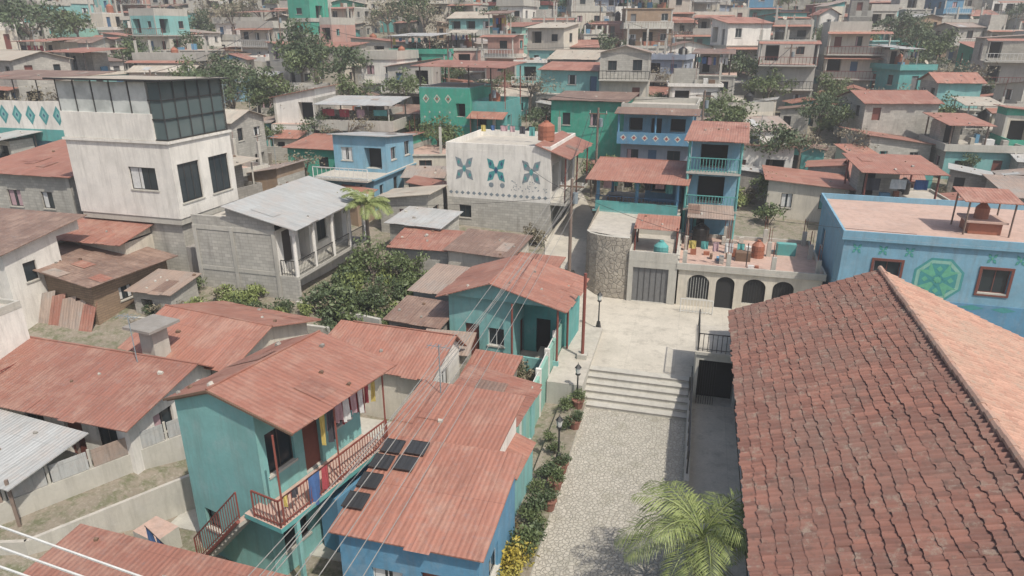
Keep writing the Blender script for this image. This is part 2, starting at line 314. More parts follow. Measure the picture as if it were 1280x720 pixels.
    def dish(s,x,y,z):
        m=s('satellite_dish'); m.beam((x,y,z),(x,y,z+.6),.03,'m_grey'); c=Vector((x,y-.05,z+.7)); ax=Vector((.3,-.7,.6)).normalized(); u=ax.orthogonal().normalized(); w=ax.cross(u)
        for i in range(12):
            a=i*math.pi/6;b_=(i+1)*math.pi/6; m.poly([c,c+(u*math.cos(a)+w*math.sin(a))*.3+ax*.08,c+(u*math.cos(b_)+w*math.sin(b_))*.3+ax*.08],'cream_sheet')
        m.beam(c,c+ax*.35,.012,'m_grey')
    def done(s):
        if s.merged: return s.p['m'].build(s.name,mw=s.mw)
        e=bpy.data.objects.new(s.name,None); e.empty_display_size=.5; SC.collection.objects.link(e); e.matrix_world=s.mw
        for k,v in s.p.items(): v.build(k,parent=e)
        return e
def solo(name,mb,smooth=False): return mb.build(name,smooth=smooth)
# ------------------------------------------------------------------ terrain
def HW(s,l): return (-.257*s+.966*l,.966*s+.257*l)
PTS=[(-50,0),(33,0),(40,1.5),(50,2.3),(60,3.6),(75,5.8),(105,10.6),(140,17),(170,23.2),(220,34),(440,88)]
def sm(a,b,x):
    t=max(0,min(1,(x-a)/(b-a))); return t*t*(3-2*t)
def terr(x,y):
    s=-.257*x+.966*y; z=88
    for (a,b),(c,d) in zip(PTS,PTS[1:]):
        if s<=c: z=b+(d-b)*(s-a)/(c-a); break
    far=sm(45,70,s); z+=far*(noise.noise(Vector((x*.028,y*.028,0)))*4.2*sm(60,150,s)+noise.noise(Vector((x*.09,y*.09,5)))*1.0*sm(70,110,s))
    z+=1.0*sm(-17.5,-20,x)*(1-sm(30,42,y))
    if -8.5<x<9 and y<44:
        k=1-sm(41,44,y); k*=sm(-8.5,-6.5,x)*(1-sm(8,9,x)); tgt=-.05 if y<31 else .7
        z=z*(1-k)+min(z,tgt)*k
    return z
def axis(lo,hi,nlo,nhi,fine,coarse):
    a=[lo]
    while a[-1]<hi: a.append(a[-1]+(fine if nlo<=a[-1]<nhi else coarse))
    return a
xs=axis(-330,330,-50,40,1,5); ys=axis(-20,450,4,62,1,5)
W=len(xs); tv=[(x,y,terr(x,y)) for y in ys for x in xs]
me=bpy.data.meshes.new('ground'); me.from_pydata(tv,[],[(j*W+i,j*W+i+1,(j+1)*W+i+1,(j+1)*W+i) for j in range(len(ys)-1) for i in range(W-1)])
me.materials.append(MATS['soil']); me.polygons.foreach_set('use_smooth',[True]*len(me.polygons)); SC.collection.objects.link(bpy.data.objects.new('hillside_ground',me))
s=MB(); s.box(-4.0,-5,-.3,.75,28.9,0.0,'cobbles'); solo('cobblestone_street',s)
s=MB(); s.box(-7.2,31.65,-.5,9,41.6,.9,'concrete','paving'); solo('plaza_pavement',s)
s=MB()
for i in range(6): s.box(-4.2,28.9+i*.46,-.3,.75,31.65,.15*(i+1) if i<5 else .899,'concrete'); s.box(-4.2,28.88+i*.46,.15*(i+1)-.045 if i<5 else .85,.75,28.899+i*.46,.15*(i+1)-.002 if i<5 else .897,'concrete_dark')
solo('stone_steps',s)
s=MB(); s.box(.95,-5,-.3,2.95,33,.02,'paving'); solo('side_pavement',s)
s=MB(); s.box(-22.5,16.5,-.3,-9.3,25.2,.05,'concrete','concrete'); solo('yard_pavement',s)
s=MB()
yy=[41.6,44,47,50,54,58,63]; xx=[-6.8,-7.2,-7.8,-8.6,-9.6,-11,-13]
for i in range(6):
    a,b=i,i+1; s.poly([(xx[a]-2.2,yy[a],terr(xx[a],yy[a])+.12 if i else .89),(xx[a]+2.2,yy[a],terr(xx[a]+3.2,yy[a])+.12 if i else .89),(xx[b]+2.2,yy[b],terr(xx[b]+3.2,yy[b])+.12),(xx[b]-2.2,yy[b],terr(xx[b],yy[b])+.12)],'paving')
solo('uphill_road',s)
s=MB(); s.box(.75,2,-.3,.95,31.65,.16,'concrete'); s.box(.751,23.5,.16,.949,31.65,.5,'concrete')
for y in range(24,32): s.beam((.85,y,.5),(.85,y,1.5),.035,'iron')
s.beam((.85,24,1.5),(.85,31.6,1.5),.04,'iron'); s.beam((.85,24,1.0),(.85,31.6,1.0),.025,'iron')
for y in range(24*4,int(31.5*4)): s.beam((.85,y/4,.5),(.85,y/4,1.5),.012,'iron')
solo('metal_railing',s)
h=House('underpass_shelter',.95,30.6,0)
h.blk(0,0,0,2.0,3.2,2.7,'concrete',{'front':[(.15,1.85,.03,2.4,'open')]}); h.flat(0,0,2.7,2.0,3.2,'paving',0,ov=.08)
for i in range(8): h('gate').beam((.2+i*.11,.05,.03),(.2+i*.11,.05,2.3),.012,'iron')
h.rail((.05,.05,2.84),(.05,3.1,2.84),.9,'iron',.2,.02); h.rail((.05,.05,2.84),(1.95,.05,2.84),.9,'iron',.2,.02)
h.done()
# ------------------------------------------------------------------ hall with clay tiles
def tile_slope(x_e,z_e,x_r,z_r,y0,y1,name,parent,mat):
    per=.235; row=.36; L=math.hypot(x_r-x_e,z_r-z_e); nr=int(L/row); ncol=int((y1-y0)/per); K=6
    dx=(x_r-x_e)/L; dz=(z_r-z_e)/L; nx,nz=(-dz,dx) if dx>0 else (dz,-dx)
    V=[];F=[];U=[]; cols=ncol*K+1; rg=random.Random(3); jit={}; colj=[rg.uniform(-.02,.02) for _ in range(ncol+2)]
    def prof(t):
        t=t%1; return .07*math.sin(math.pi*t/.62) if t<.62 else -.02*math.sin(math.pi*(t-.62)/.38)
    for r in range(nr):
        for e,(sd,lift) in enumerate(((r*row,.04),((r+1)*row+.02,.0))):
            for c in range(cols):
                t=c/K; y=y0+c*per/K; k=(int(t),r)
                if k not in jit: jit[k]=(rg.uniform(-.012,.014),rg.uniform(-.05,.05))
                hgt=prof(t)+lift+jit[k][0]+.05*noise.noise(Vector((y*.35,r*.2,x_e))); q=sd+(jit[k][1] if e==0 else 0)
                V.append((x_e+dx*q+nx*hgt,y+colj[int(t)],z_e+dz*q+nz*hgt)); U.append((t+.001,r+(.05 if e==0 else .95)))
    for l in range(nr*2-1):
        for c in range(cols-1):
            a=l*cols+c; F.append((a,a+1,a+cols+1,a+cols) if dx<0 else (a,a+cols,a+cols+1,a+1))
    me=bpy.data.meshes.new(name); me.from_pydata(V,[],F); me.materials.append(MATS[mat])
    uvl=me.uv_layers.new(name='UVMap'); li=[0]*len(me.loops); me.loops.foreach_get('vertex_index',li); dat=[]
    for v in li: dat+=U[v]
    uvl.data.foreach_set('uv',dat); o=bpy.data.objects.new(name,me); SC.collection.objects.link(o); o.parent=parent
h=House('tiled_roof_hall',0,0,0)
h.blk(3.0,6,0,11.2,26.2,4.3,'paint_white',{'left':[(2+i*4,3.4+i*4,1.2,2.9,'win') for i in range(6)],'front':[]},low=.5)
h('walls').poly([(14.2,32.2,4.3),(3,32.2,4.3),(8.6,32.2,6.7)],'paint_white')
h('roof').poly([(2.3,5.5,4.14),(2.3,32.7,4.14),(8.6,32.7,6.86),(8.6,5.5,6.86)],'wood'); h('roof').poly([(14.9,32.7,4.14),(14.9,5.5,4.14),(8.6,5.5,6.86),(8.6,32.7,6.86)],'wood')
for i in range(60):
    y=5.6+i*.45; zz=PR.uniform(-.02,.02); h('ridge_tiles').beam((8.6,y,6.98+zz),(8.6,y+.47,7.0+zz),.14,'clay_sunlit',8,.115)
e=h.done(); tile_slope(2.3,4.2,8.6,6.92,5.6,32.8,'tiles_west',e,'clay_shaded'); tile_slope(14.9,4.2,8.6,6.92,5.6,32.8,'tiles_east',e,'clay_sunlit')
# ------------------------------------------------------------------ motifs
def disc(mb,f,cu,cz,r,mat,n=12,r0=0,off=.01,a0=0):
    for i in range(n):
        a=a0+2*math.pi*i/n;b=a0+2*math.pi*(i+1)/n
        P=[(cu+r*math.cos(a),cz+r*math.sin(a)),(cu+r*math.cos(b),cz+r*math.sin(b))]
        if r0>0: P+= [(cu+r0*math.cos(b),cz+r0*math.sin(b)),(cu+r0*math.cos(a),cz+r0*math.sin(a))]
        else: P+=[(cu,cz)]
        mb.poly([f(u,z,off) for u,z in P],mat)
def diam(mb,f,cu,cz,a,b,mat,off=.01): mb.poly([f(cu-a,cz,off),f(cu,cz-b,off),f(cu+a,cz,off),f(cu,cz+b,off)],mat)
def butterfly(mb,f,cu,cz,k,m1,m2):
    for sx in(-1,1):
        for sz in(-1,1):
            mb.poly([f(cu,cz,.01),f(cu+sx*.35*k,cz+sz*.1*k,.01),f(cu+sx*.45*k,cz+sz*.55*k,.01),f(cu+sx*.16*k,cz+sz*.45*k,.01)],m1)
            diam(mb,f,cu+sx*.28*k,cz+sz*.3*k,.07*k,.12*k,m2,.016)
    diam(mb,f,cu,cz,.1*k,.2*k,m2,.016)
FR=lambda u,z,o: (u,-o,z)
# ------------------------------------------------------------------ blue building right
h=House('blue_mural_building',8.4,39.6,0.4,-1.5)
h.blk(0,0,0,18,9.5,6.0,'paint_sky',{'front':[(1.7,3.0,3.7,4.9,'win'),(6.9,8.2,3.6,4.9,'win'),(11,12.5,3.6,4.9,'win')],'left':[(2,3.2,3.5,4.7,'win')]},fr='door_red',low=1)
h.flat(0,0,6.0,18,9.5,'slab_pink',.35,'paint_sky',ov=.15)
w=h('mural')
for (u0,u1) in ((1.55,3.15),(6.75,8.35),(10.85,12.65)):
    for q in ((u0,3.42,u0+.13,5.05),(u1-.13,3.42,u1,5.05),(u0+.13,4.92,u1-.13,5.05),(u0+.13,3.42,u1-.13,3.52)): w.box(q[0],-.05,q[1],q[2],-.003,q[3],'door_red')
c=4.9;zc=4.1
for (rr,mm,oo) in ((1.30,'m_teal',.006),(1.16,'paint_mint',.01),(.98,'m_teal',.014)): disc(w,FR,c,zc,rr,mm,8,0,oo,math.pi/8)
for k in range(4):
    a=math.pi/4+k*math.pi/2; w.poly([FR(c,zc,.018),FR(c+1.1*math.cos(a-.33),zc+1.1*math.sin(a-.33),.018),FR(c+.75*math.cos(a),zc+.75*math.sin(a),.018),FR(c+1.1*math.cos(a+.33),zc+1.1*math.sin(a+.33),.018)],'m_green')
    a=k*math.pi/2; diam(w,FR,c+.62*math.cos(a),zc+.62*math.sin(a),.16,.16,'m_green',.022)
disc(w,FR,c,zc,.4,'m_teal',4,.28,.026); disc(w,FR,c,zc,.2,'m_green',4,0,.028)
w.box(-.02,-.03,.4,18.02,-.003,2.9,'paint_blue')
for i in range(12): diam(w,FR,.8+i*1.5,2.7,.6,.16,'m_teal',.036)
for i in range(14):
    if not 3.2<i*1.3<6.2: butterfly(w,FR,.7+i*1.3,5.5,.5,'m_teal','m_green')
h('roof').box(6.6,2.5,6.15,8.2,4.,6.8,'tank_rust'); h('roof').box(6.4,2.3,6.8,8.4,4.2,6.9,'slab_pink'); h.tank(7.3,3.2,6.9,'tank_rust',.35,.6); h.posts([(6.3,4.4),(8.5,4.4),(6.3,2.2),(8.5,2.2)],6.15,8.0,'pole_wood',.05); h('cover').sheet((6.0,2.0,8.0),(8.8,2.0,8.0),(8.8,4.6,8.3),(6.0,4.6,8.3),'rust',.04,False)
h('pipes').beam((.3,.3,6.2),(17,.4,6.2),.04,'frame_white')
h.done()
# ------------------------------------------------------------------ arcade building
h=House('arcade_building',-.3,41.4,.9)
h.blk(0,0,0,8.3,7,2.4,'paint_cream',{'front':[(.6,1.9,.5,2.1,'arch'),(2.3,3.4,0.02,2.1,'arch'),(3.9,5.2,.5,2.1,'arch'),(5.6,6.8,.5,2.1,'arch')]},low=1)
h.flat(0,0,2.4,8.3,7,'slab_pink',.25,ov=.15)
for x in (.3,2.9,5.5,8.0):
    for y in (.3,3.6,6.7):
        h('columns').box(x-.13,y-.13,2.54,x+.13,y+.13,3.5,'concrete')
        for a,b in((-.08,-.08),(.08,.08),(-.08,.08)): h('rebar').beam((x+a,y+b,3.5),(x+a,y+b,4.4),.015,'iron_red')
for x0,gm in ((.6,'frame_white'),(3.9,'iron'),(5.6,'iron')):
    for i in range(8): h('grille').beam((x0+.04+i*.16,.05,.5),(x0+.04+i*.16,.05,1.9),.012,gm)
h.rail((.3,-1.2,0),(2.2,-1.2,0),.9,'frame_white',.18,.018)
h.tank(1.2,5,2.54,'tank_black'); h.tank(4.8,3.2,2.54,'tank_rust',.4,.8)
h('clutter').box(3.4,2,2.54,4.3,2.6,3.1,'wood'); h('clutter').box(6,4,2.54,7.2,4.5,3.3,'paint_teal'); h.laundry((.4,1,4.0),(4,1,4.0),5,R,.7); h.posts([(.4,1),(4,1)],2.54,4.05,'iron',.03)
for i in range(18): a=R.uniform(.5,7.5);b=R.uniform(.6,6.2); h('clutter').box(a,b,2.54,a+R.uniform(.15,.5),b+R.uniform(.15,.5),2.54+R.uniform(.1,.6),R.choice(['blocks','wood','cloth0','paint_blue','tank_rust','concrete']))
h('lean_to').sheet((.2,4.2,4.6),(3.2,4.2,4.6),(3.2,6.9,4.9),(.2,6.9,4.9),'zinc_old'); h.posts([(.3,4.3),(3.1,4.3),(.3,6.8),(3.1,6.8)],2.54,4.7,'pole_wood',.05)
h.done()
h=House('concrete_garage',-3.4,41.3,.9)
h.blk(0,0,0,3.0,6,2.7,'concrete',{'front':[(.3,2.5,.02,2.3,'door_grey')]},low=1); h.flat(0,0,2.7,3.0,6,'slab',.5)
for i in range(1,6): h('door').box(.3+i*.36,.1,.05,.32+i*.36,.13,2.28,'iron')
h('car_port').sheet((.1,1.4,4.4),(2.9,1.4,4.4),(2.9,4,4.7),(.1,4,4.7),'rust'); h.posts([(.2,1.5),(2.8,1.5),(.2,3.8),(2.8,3.8)],2.8,4.6,'iron_red',.05); h.tank(1.9,.9,2.84,'paint_teal',.45,.7)
h.done()
s=MB()
PW=[(-6.3,42.6),(-6.0,42.1),(-5.5,41.75),(-4.9,41.55),(-4.2,41.47),(-3.42,41.45)]
for a,b in zip(PW,PW[1:]):
    s.poly([(*a,.2),(*b,.2),(*b,5.0),(*a,5.0)],'rubble'); s.poly([(*a,5.0),(*b,5.0),(b[0],b[1]+.3,5.0),(a[0],a[1]+.3,5.0)],'concrete')
s.poly([(-6.3,49,.2),(-6.3,42.6,.2),(-6.3,42.6,5.0),(-6.3,49,5.4)],'rubble'); s.poly([(-6.3,42.9,4.9),(-3.42,41.75,4.9),(-3.42,49,4.9),(-6.3,49,4.9)],'slab')
s.poly([(-3.42,41.45,.2),(-3.42,49,.2),(-3.42,49,5),(-3.42,41.45,5)],'rubble')
solo('stone_retaining_wall',s)
h=House('terrace_house',-6.6,48.5,2.2,-4)
h.blk(0,0,0,5.8,6,2.7,'paint_teal',{'front':[(.6,1.8,.9,2,'win'),(2.4,3.3,.02,2.1,'door_red'),(3.9,5.2,.9,2,'win')]},low=1); h.flat(0,0,2.7,5.8,6,'slab',0,'paint_aqua',ov=.2)
h.rail((0,-.1,2.85),(5.8,-.1,2.85),1,'door_blue',.25); h('railing').box(0,-.2,2.84,5.8,-.12,3.5,'paint_teal')
h.posts([(.1,.1),(2.9,.1),(5.7,.1),(.1,5.8),(5.7,5.8)],2.84,5.1,'paint_blue',.12)
h.gable(-.2,-.2,5.1,6.2,6.2,.7,'rust','x',.5,'paint_teal',.7); h.blk(3,3.5,2.84,2.7,2.4,2.2,'paint_blue',{'front':[(.5,1.5,.8,1.7,'win')]})
h('clutter').box(.6,1,2.84,1.6,1.8,3.5,'wood'); h.laundry((.3,.6,4.9),(5.5,.6,4.9),7,R,.8); h.done()
h=House('teal_balcony_tower_house',-.2,49.5,2.6,-3); h.blk(0,0,0,3.2,6,7.6,'paint_sky',{'front':[(.5,1.3,1,2,'win'),(.6,2.4,3.1,5.0,'open'),(.6,2.4,5.6,7.2,'open')],'right':[(1,2,3.6,4.6,'win'),(3.5,4.5,6,7,'win')]},low=2)
for z_ in (2.7,5.3): h('balcony').box(-.2,-1.0,z_,3.4,-.003,z_+.15,'concrete'); h.rail((-.15,-.95,z_+.15),(3.35,-.95,z_+.15),.95,'paint_teal',.2,.03)
h.posts([(-.1,-.9),(3.3,-.9)],.0,7.6,'paint_teal',.1); h('roof').sheet((-.5,-1.3,7.55),(3.7,-1.3,7.55),(3.7,6.3,8.0),(-.5,6.3,8.0),'rust'); h.done()
# ------------------------------------------------------------------ teal balcony house (foreground)
h=House('teal_balcony_house',-15.5,15.9,0,-13)
w_,d_=3.6,4.6
h.blk(0,0,0,w_,d_,6.0,'paint_aqua',{'right':[(.3,1.4,4.0,5.5,'win'),(1.8,2.6,3.15,5.3,'door_red'),(3.1,4.1,4.1,5.3,'win'),(.5,1.6,.9,2.1,'win'),(2.2,3.1,.02,2.2,'door_blue'),(3.4,4.3,.9,2.1,'win')],'front':[(.5,1.2,1.1,1.9,'win')]},low=1)
h('walls').poly([(0,0,6.0),(w_,0,6.0),(w_,0,6.5),(1.9,0,6.72)],'paint_aqua'); h('walls').poly([(w_,0,6),(w_,d_,6),(w_,d_,6.5),(w_,0,6.5)],'paint_aqua')
h('walls').poly([(w_,d_,6),(0,d_,6),(1.9,d_,6.72),(w_,d_,6.5)],'paint_aqua')
h('roof').sheet((5.35,-.15,6.3),(5.35,d_+.15,6.3),(1.9,d_+.15,6.8),(1.9,-.15,6.8),'rust'); h('roof').sheet((-.3,d_+.15,5.9),(-.3,-.15,5.9),(1.9,-.15,6.8),(1.9,d_+.15,6.8),'rust')
h('roof').beam((1.9,-.16,6.86),(1.9,d_+.16,6.86),.05,'rust')
for y in (-.1,1.5,3.1,4.65): h('rafters').beam((-.2,y,5.9),(1.9,y,6.73),.04,'wood'); h('rafters').beam((1.9,y,6.73),(5.25,y,6.25),.04,'wood')
h('fascia').beam((-.3,-.16,5.93),(1.9,-.16,6.8),.05,'wood'); h('fascia').beam((1.9,-.16,6.8),(5.35,-.16,6.3),.05,'wood')
h('balcony').box(w_+.002,-.6,2.95,w_+1.25,d_,3.12,'paint_teal','slab_pink'); h('balcony').box(w_-.3,-.6,2.95,w_+.002,-.003,3.12,'paint_teal','slab_pink')
h('balcony').box(w_+1.12,0,0,w_+1.24,.14,2.95,'paint_aqua'); h('balcony').box(w_+1.1,d_-.15,0,w_+1.24,d_,2.95,'paint_aqua')
h('balcony').box(w_+.2,2.0,0,w_+1.0,4.5,2.3,'paint_blue')
X=w_+1.2
h.rail((X,-.55,3.12),(X,d_,3.12),.95,'iron_red',.13,.022); h.rail((w_+.1,-.55,3.12),(X,-.55,3.12),.95,'iron_red',.13,.022)
for y in (-.4,2.1,4.55): h('posts').beam((X,y,3.1),(X,y,6.25),.04,'iron_red')
for i in range(12):
    x=w_-.3-i*.2; z=3.12-(i+1)*.22; h('stairs').box(x-.2,-.85,z-.14,x,-.05,z,'concrete','slab_pink')
h('stairs').beam((w_-.3,-.87,3.0),(w_-2.7,-.87,.35),.07,'iron_red')
h.rail(Vector((w_-.25,-.83,3.12)),Vector((w_-2.7,-.83,.45)),.95,'iron_red',.18,.02)
RR=random.Random(5); h.laundry((X-.2,1.6,5.75),(X-.2,4.5,5.7),8,RR,1.3); h.laundry((X-.6,2.0,5.6),(X-.6,4.4,5.6),7,RR,1.2); h.laundry((X+.04,.6,4.12),(X+.04,1.8,4.12),2,RR,1.2); h.laundry((X+.04,-.4,4.12),(X+.04,.3,4.12),2,RR,.6)
h.laundry((-.2,-1.7,2.1),(2.2,-2.1,1.9),4,RR,1.0)
for i in range(12): a=RR.uniform(-3,3);b=RR.uniform(-3.2,-1.2); h('clutter').cyl(a,b,0,RR.uniform(.3,.7),.2,.25,RR.choice(['cloth1','paint_blue','terracotta','cloth0','wood']),9)
h('wash_basin').box(-1.9,-1.2,0,-.7,-.3,.85,'concrete','slab_pink'); h.done()
# ------------------------------------------------------------------ centre rust roofs
h=House('blue_wall_house',-9.3,14.7,0)
h.blk(0,0,0,4.4,4.1,3.0,'paint_blue',{'front':[(1,2,.9,1.9,'win'),(2.6,3.4,.02,2.1,'door_red')],'right':[(1,2,1,2,'win')]},low=1,fr='frame_white'); h.shed(0,0,3.1,4.4,4.1,.5,'rust','back',.22,'paint_blue')
h.done()
h=House('rust_roof_annex',-9.8,19.1,0,-3)
h.blk(0,0,0,3.8,3.6,3.1,'paint_white',{'right':[(.8,1.6,1,2,'win')]},low=1); h.shed(0,0,3.15,3.8,3.6,.5,'rust','back',.3,'paint_white')
h.blk(3.82,1.2,0,.7,2.3,1.9,'paint_aqua'); h.shed(3.82,1.2,1.9,.7,2.3,.25,'rust','left',.1,'paint_aqua'); h.antenna(.8,3.2,3.6)
h.done()
h=House('white_teal_shop',-9.0,23.1,.0,-4)
h.blk(0,0,0,2.9,3.2,2.3,'paint_aqua',{'right':[(.4,1.3,.9,1.9,'win'),(1.9,2.7,0.02,2.0,'door_red')],'front':[(1.6,2.6,1,1.9,'win')]},low=1); h.shed(0,0,2.35,2.9,3.2,.4,'rust2','left',.25,'paint_aqua')
h('roof').sheet((.9,.2,2.95),(2.2,.2,2.95),(2.2,1.6,3.15),(.9,1.6,3.15),'rust_brown'); h.done()
for i,(x,y) in enumerate([(-9.45,18.0),(-9.5,17.2),(-9.5,16.3),(-9.55,15.4),(-8.6,18.1),(-8.7,17.3)]):
    s=MB(); z=3.25+(y-14.7)*.122; s.sheet((x,y,z),(x+.7,y,z),(x+.7,y+.62,z+.09),(x,y+.62,z+.09),'solar',.04); s.beam((x,y,z+.04),(x+.7,y,z+.04),.015,'frame_dark'); s.beam((x,y+.62,z+.13),(x+.7,y+.62,z+.13),.015,'frame_dark')
    for k in (.1,.6): s.beam((x+k,y+.5,z-.15),(x+k,y+.5,z+.1),.02,'iron')
    for k in range(1,4): s.beam((x+k*.175,y,z+.05),(x+k*.175,y+.62,z+.14),.005,'iron')
    solo('solar_panel',s)
h=House('rust_roof_house',-16.8,8.0,0,-2)
h.blk(0,0,0,7.2,4.6,2.6,'paint_cream',{'right':[(1,2,1,2,'win')]},low=1); h.shed(0,0,2.62,7.2,4.6,.4,'rust2','back',.3,'paint_cream'); h.done()
h=House('white_courtyard_house',-31,17.2,1,-2)
h.blk(0,1.0,0,11.2,4.6,2.3,'paint_white',{'right':[(1.2,2.2,.8,1.8,'win')],'front':[(8.0,8.9,.02,2.0,'door_red'),(6,7,.8,1.8,'win'),(9.6,10.6,.8,1.8,'win')]},low=1.5)
h.gable(0,1.0,2.3,11.2,4.6,.75,'rust2','x',.5,'paint_white',.75); h.antenna(9,4,3); h.done()
h=House('rust_roof_house',-24.2,23.2,1,-8)
h.blk(0,0,0,5.6,5.2,2.6,'paint_cream',{'front':[(1,2,.8,1.8,'win')]},low=1.5); h.gable(0,0,2.6,5.6,5.2,.85,'rust','x',.5,'paint_cream',.45)
c_=h('chimney'); c_.box(1.6,-.9,1.5,2.4,-.1,4.0,'concrete'); c_.box(1.2,-1.3,4.0,2.8,.3,4.12,'concrete_dark'); h.done()
h=House('zinc_roof_shed',-27.0,14.6,.9,-6)
h.posts([(.2,.2),(5.6,.2),(.2,2.8),(5.6,2.8)],0,2.0,'pole_wood',.07); h('roof').sheet((0,0,1.75),(5.9,0,1.75),(5.9,3.1,2.15),(0,3.1,2.15),'zinc'); h('walls').box(.3,2.7,0,5.5,2.78,1.4,'concrete'); h.done()
s=MB(); A=Vector((-22.6,13.2,.5));B=Vector((-18.6,20.2,.5)); d=(B-A); L=d.length; d.normalize(); n_=Vector((d.y,-d.x,0))
for k in range(6):
    a=A+d*(L*k/6); b=A+d*(L*(k+1)/6); U=Vector((0,0,1.3)); DN=Vector((0,0,-.6)); s.poly([a+DN,b+DN,b+U,a+U],'concrete'); s.poly([a+n_*-.15+DN,a+n_*-.15+U,b+n_*-.15+U,b+n_*-.15+DN],'concrete')
    s.poly([a+U,b+U,b-n_*.15+U,a-n_*.15+U],'concrete')
    s.beam(a-n_*.07,a-n_*.07+Vector((0,0,2.1)),.06,'concrete'); s.sheet(a+d*.08-n_*.07+Vector((0,0,1.32)),b-d*.08-n_*.07+Vector((0,0,1.32)),b-d*.08-n_*.07+Vector((0,0,2.05)),a+d*.08-n_*.07+Vector((0,0,2.05)),'zinc' if k%3 else 'zinc_old',.03)
solo('yard_wall',s)
s=MB()
for (a,b_) in (((-19.9,13.2),(-16.9,18.0)),((-22.4,12.4),(-19.9,13.2))):
    L=math.dist(a,b_); ux,uy=(b_[0]-a[0])/L,(b_[1]-a[1])/L; nx_,ny_=-uy*.14,ux*.14
    Q=[a,b_,(b_[0]+nx_,b_[1]+ny_),(a[0]+nx_,a[1]+ny_)]
    for i in range(4): p,q=Q[i],Q[(i+1)%4]; s.poly([(*p,-.2),(*q,-.2),(*q,1.5),(*p,1.5)],'concrete')
    s.poly([(*p,1.5) for p in Q],'slab')
solo('concrete_yard_wall',s)
h=House('balcony_house',-33,17.5,1); h.blk(0,0,0,4.8,4,4.6,'paint_white',{'right':[(1,2,2.8,4,'win')]},low=1); h.flat(0,0,4.6,4.8,4,'slab',.2); h('balcony').box(4.8,0,1.6,5.8,3.6,1.75,'concrete'); h.rail((5.75,0,1.75),(5.75,3.6,1.75),1,'iron_red',.15); h.rail((4.85,0.02,1.75),(5.75,.02,1.75),1,'iron_red',.15); h.done()
h=House('white_rust_roof_house',-15.6,25.6,.2,-3)
h.blk(0,0,0,5.0,3.6,2.4,'paint_white',{'right':[(1.4,2.2,.9,1.9,'win')],'front':[]},low=1,mats={'front':'paint_cream'}); h.gable(0,0,2.4,5.0,3.6,.8,'rust','x',.3,'paint_white',.75); h.done()  # white house; front wall's weaker sun put into its colour as darker cream
# ------------------------------------------------------------------ teal porch house
h=House('teal_porch_house',-11.9,31.2,.5,-4)
h.blk(0,.4,0,3.6,4.2,3.6,'paint_aqua',{'front':[(.9,1.7,.02,2.1,'door_red'),(2.2,3.1,1,2,'win')],'right':[(1.2,2.0,.02,2.1,'door_red')]},low=1.5,fr='frame_white')
h.blk(3.61,2.2,0,2.5,2.4,3.4,'paint_teal',{'front':[(.7,1.5,.02,2.1,'dark')]},low=1.5)
h('floor').box(3.61,-.2,-1,6.2,2.19,.1,'slab'); h.posts([(3.7,-.1),(6.1,-.1),(6.1,2)],.1,3.7,'iron_red',.06)
h('walls').box(3.61,-.2,.102,6.2,-.08,.9,'paint_aqua')
h.gable(-.1,.1,3.7,6.3,4.5,.95,'rust','y',.35,'paint_aqua',.42); h.done()
for (x,y,z,w,d,hh,m_,nm,wm) in [(-15.2,31.2,.5,3.0,2.2,2.0,'rust_brown','shed','blocks_dark'),(-15.0,34.2,.8,3.0,3.4,2.3,'zinc_old','shed','blocks'),(-12.4,29.0,.2,2.2,1.3,1.8,'zinc_old','lean_to_shed','paint_cream'),(-18.8,39.6,1.2,3.9,3.0,2.6,'rust2','shed','blocks'),(-14.6,39,1.3,4.2,3.4,2.8,'rust_brown','brown_roof_house','paint_cream'),(-17.5,28.6,.3,2.0,1.6,1.7,'rust','lean_to_shed','blocks_dark'),(-10.9,36.4,.9,3.2,3.6,2.6,'rust','rust_roof_house','blocks'),(-20.5,43.2,1.5,4,3,2.9,'zinc','zinc_roof_house','blocks'),(-9.6,27.6,.1,2.0,1.6,1.6,'rust2','lean_to_shed','blocks_dark'),(-30.5,29.8,1,2.6,2.2,2.2,'zinc_old','shed','blocks')]:
    h=House(nm,x,y,z,R.uniform(-8,5)); h.blk(0,0,0,w,d,hh,wm,{'front':[(.5,1.3,.02,1.7,'open')]},low=1); h.shed(0,0,hh,w,d,.35,m_,'back',.25,wm); h.done()
s=MB(); y0=22.
for k in range(8):
    a=y0+k*1.9; b=a+1.9; za=1.3+k*.13; s.box(-6.15,a,-.4,-6.0,b-.16,za+.55,'paint_mint'); s.box(-6.2,b-.16,-.4,-5.95,b,za+.9,'paint_white'); s.beam((-6.08,a,za+.75),(-6.08,b-.16,za+.75),.03,'frame_white')
solo('teal_terrace_wall',s)
s=MB(); s.box(-5.2,10,-.3,-4.0,28.9,.22,'concrete','soil'); s.box(-5.95,28.9,-.3,-4.2,36,1.15,'concrete','slab'); solo('planting_bed',s)
s=MB(); s.cyl(-4.7,31.9,1.1,5.8,.09,.08,'iron_red',10); s.box(-4.95,31.65,1.15,-4.45,32.15,1.4,'concrete'); solo('red_pole',s)
for (a,b_,z0,z1,m_) in [((-30.0,28.6),(-24.6,29.6),.5,2.0,'rubble'),((-24.4,30.6),(-18.5,30.4),.5,1.9,'blocks'),((-22.2,33.2),(-16.2,32.0),.5,2.0,'concrete')]:
    s=MB(); L=math.dist(a,b_); ux,uy=(b_[0]-a[0])/L,(b_[1]-a[1])/L; nx_,ny_=-uy*.2,ux*.2; Q=[a,b_,(b_[0]+nx_,b_[1]+ny_),(a[0]+nx_,a[1]+ny_)]
    for i in range(4): p,q=Q[i],Q[(i+1)%4]; s.poly([(*p,z0),(*q,z0),(*q,z1),(*p,z1)],m_)
    s.poly([(*p,z1) for p in Q],'concrete'); solo('garden_wall',s)
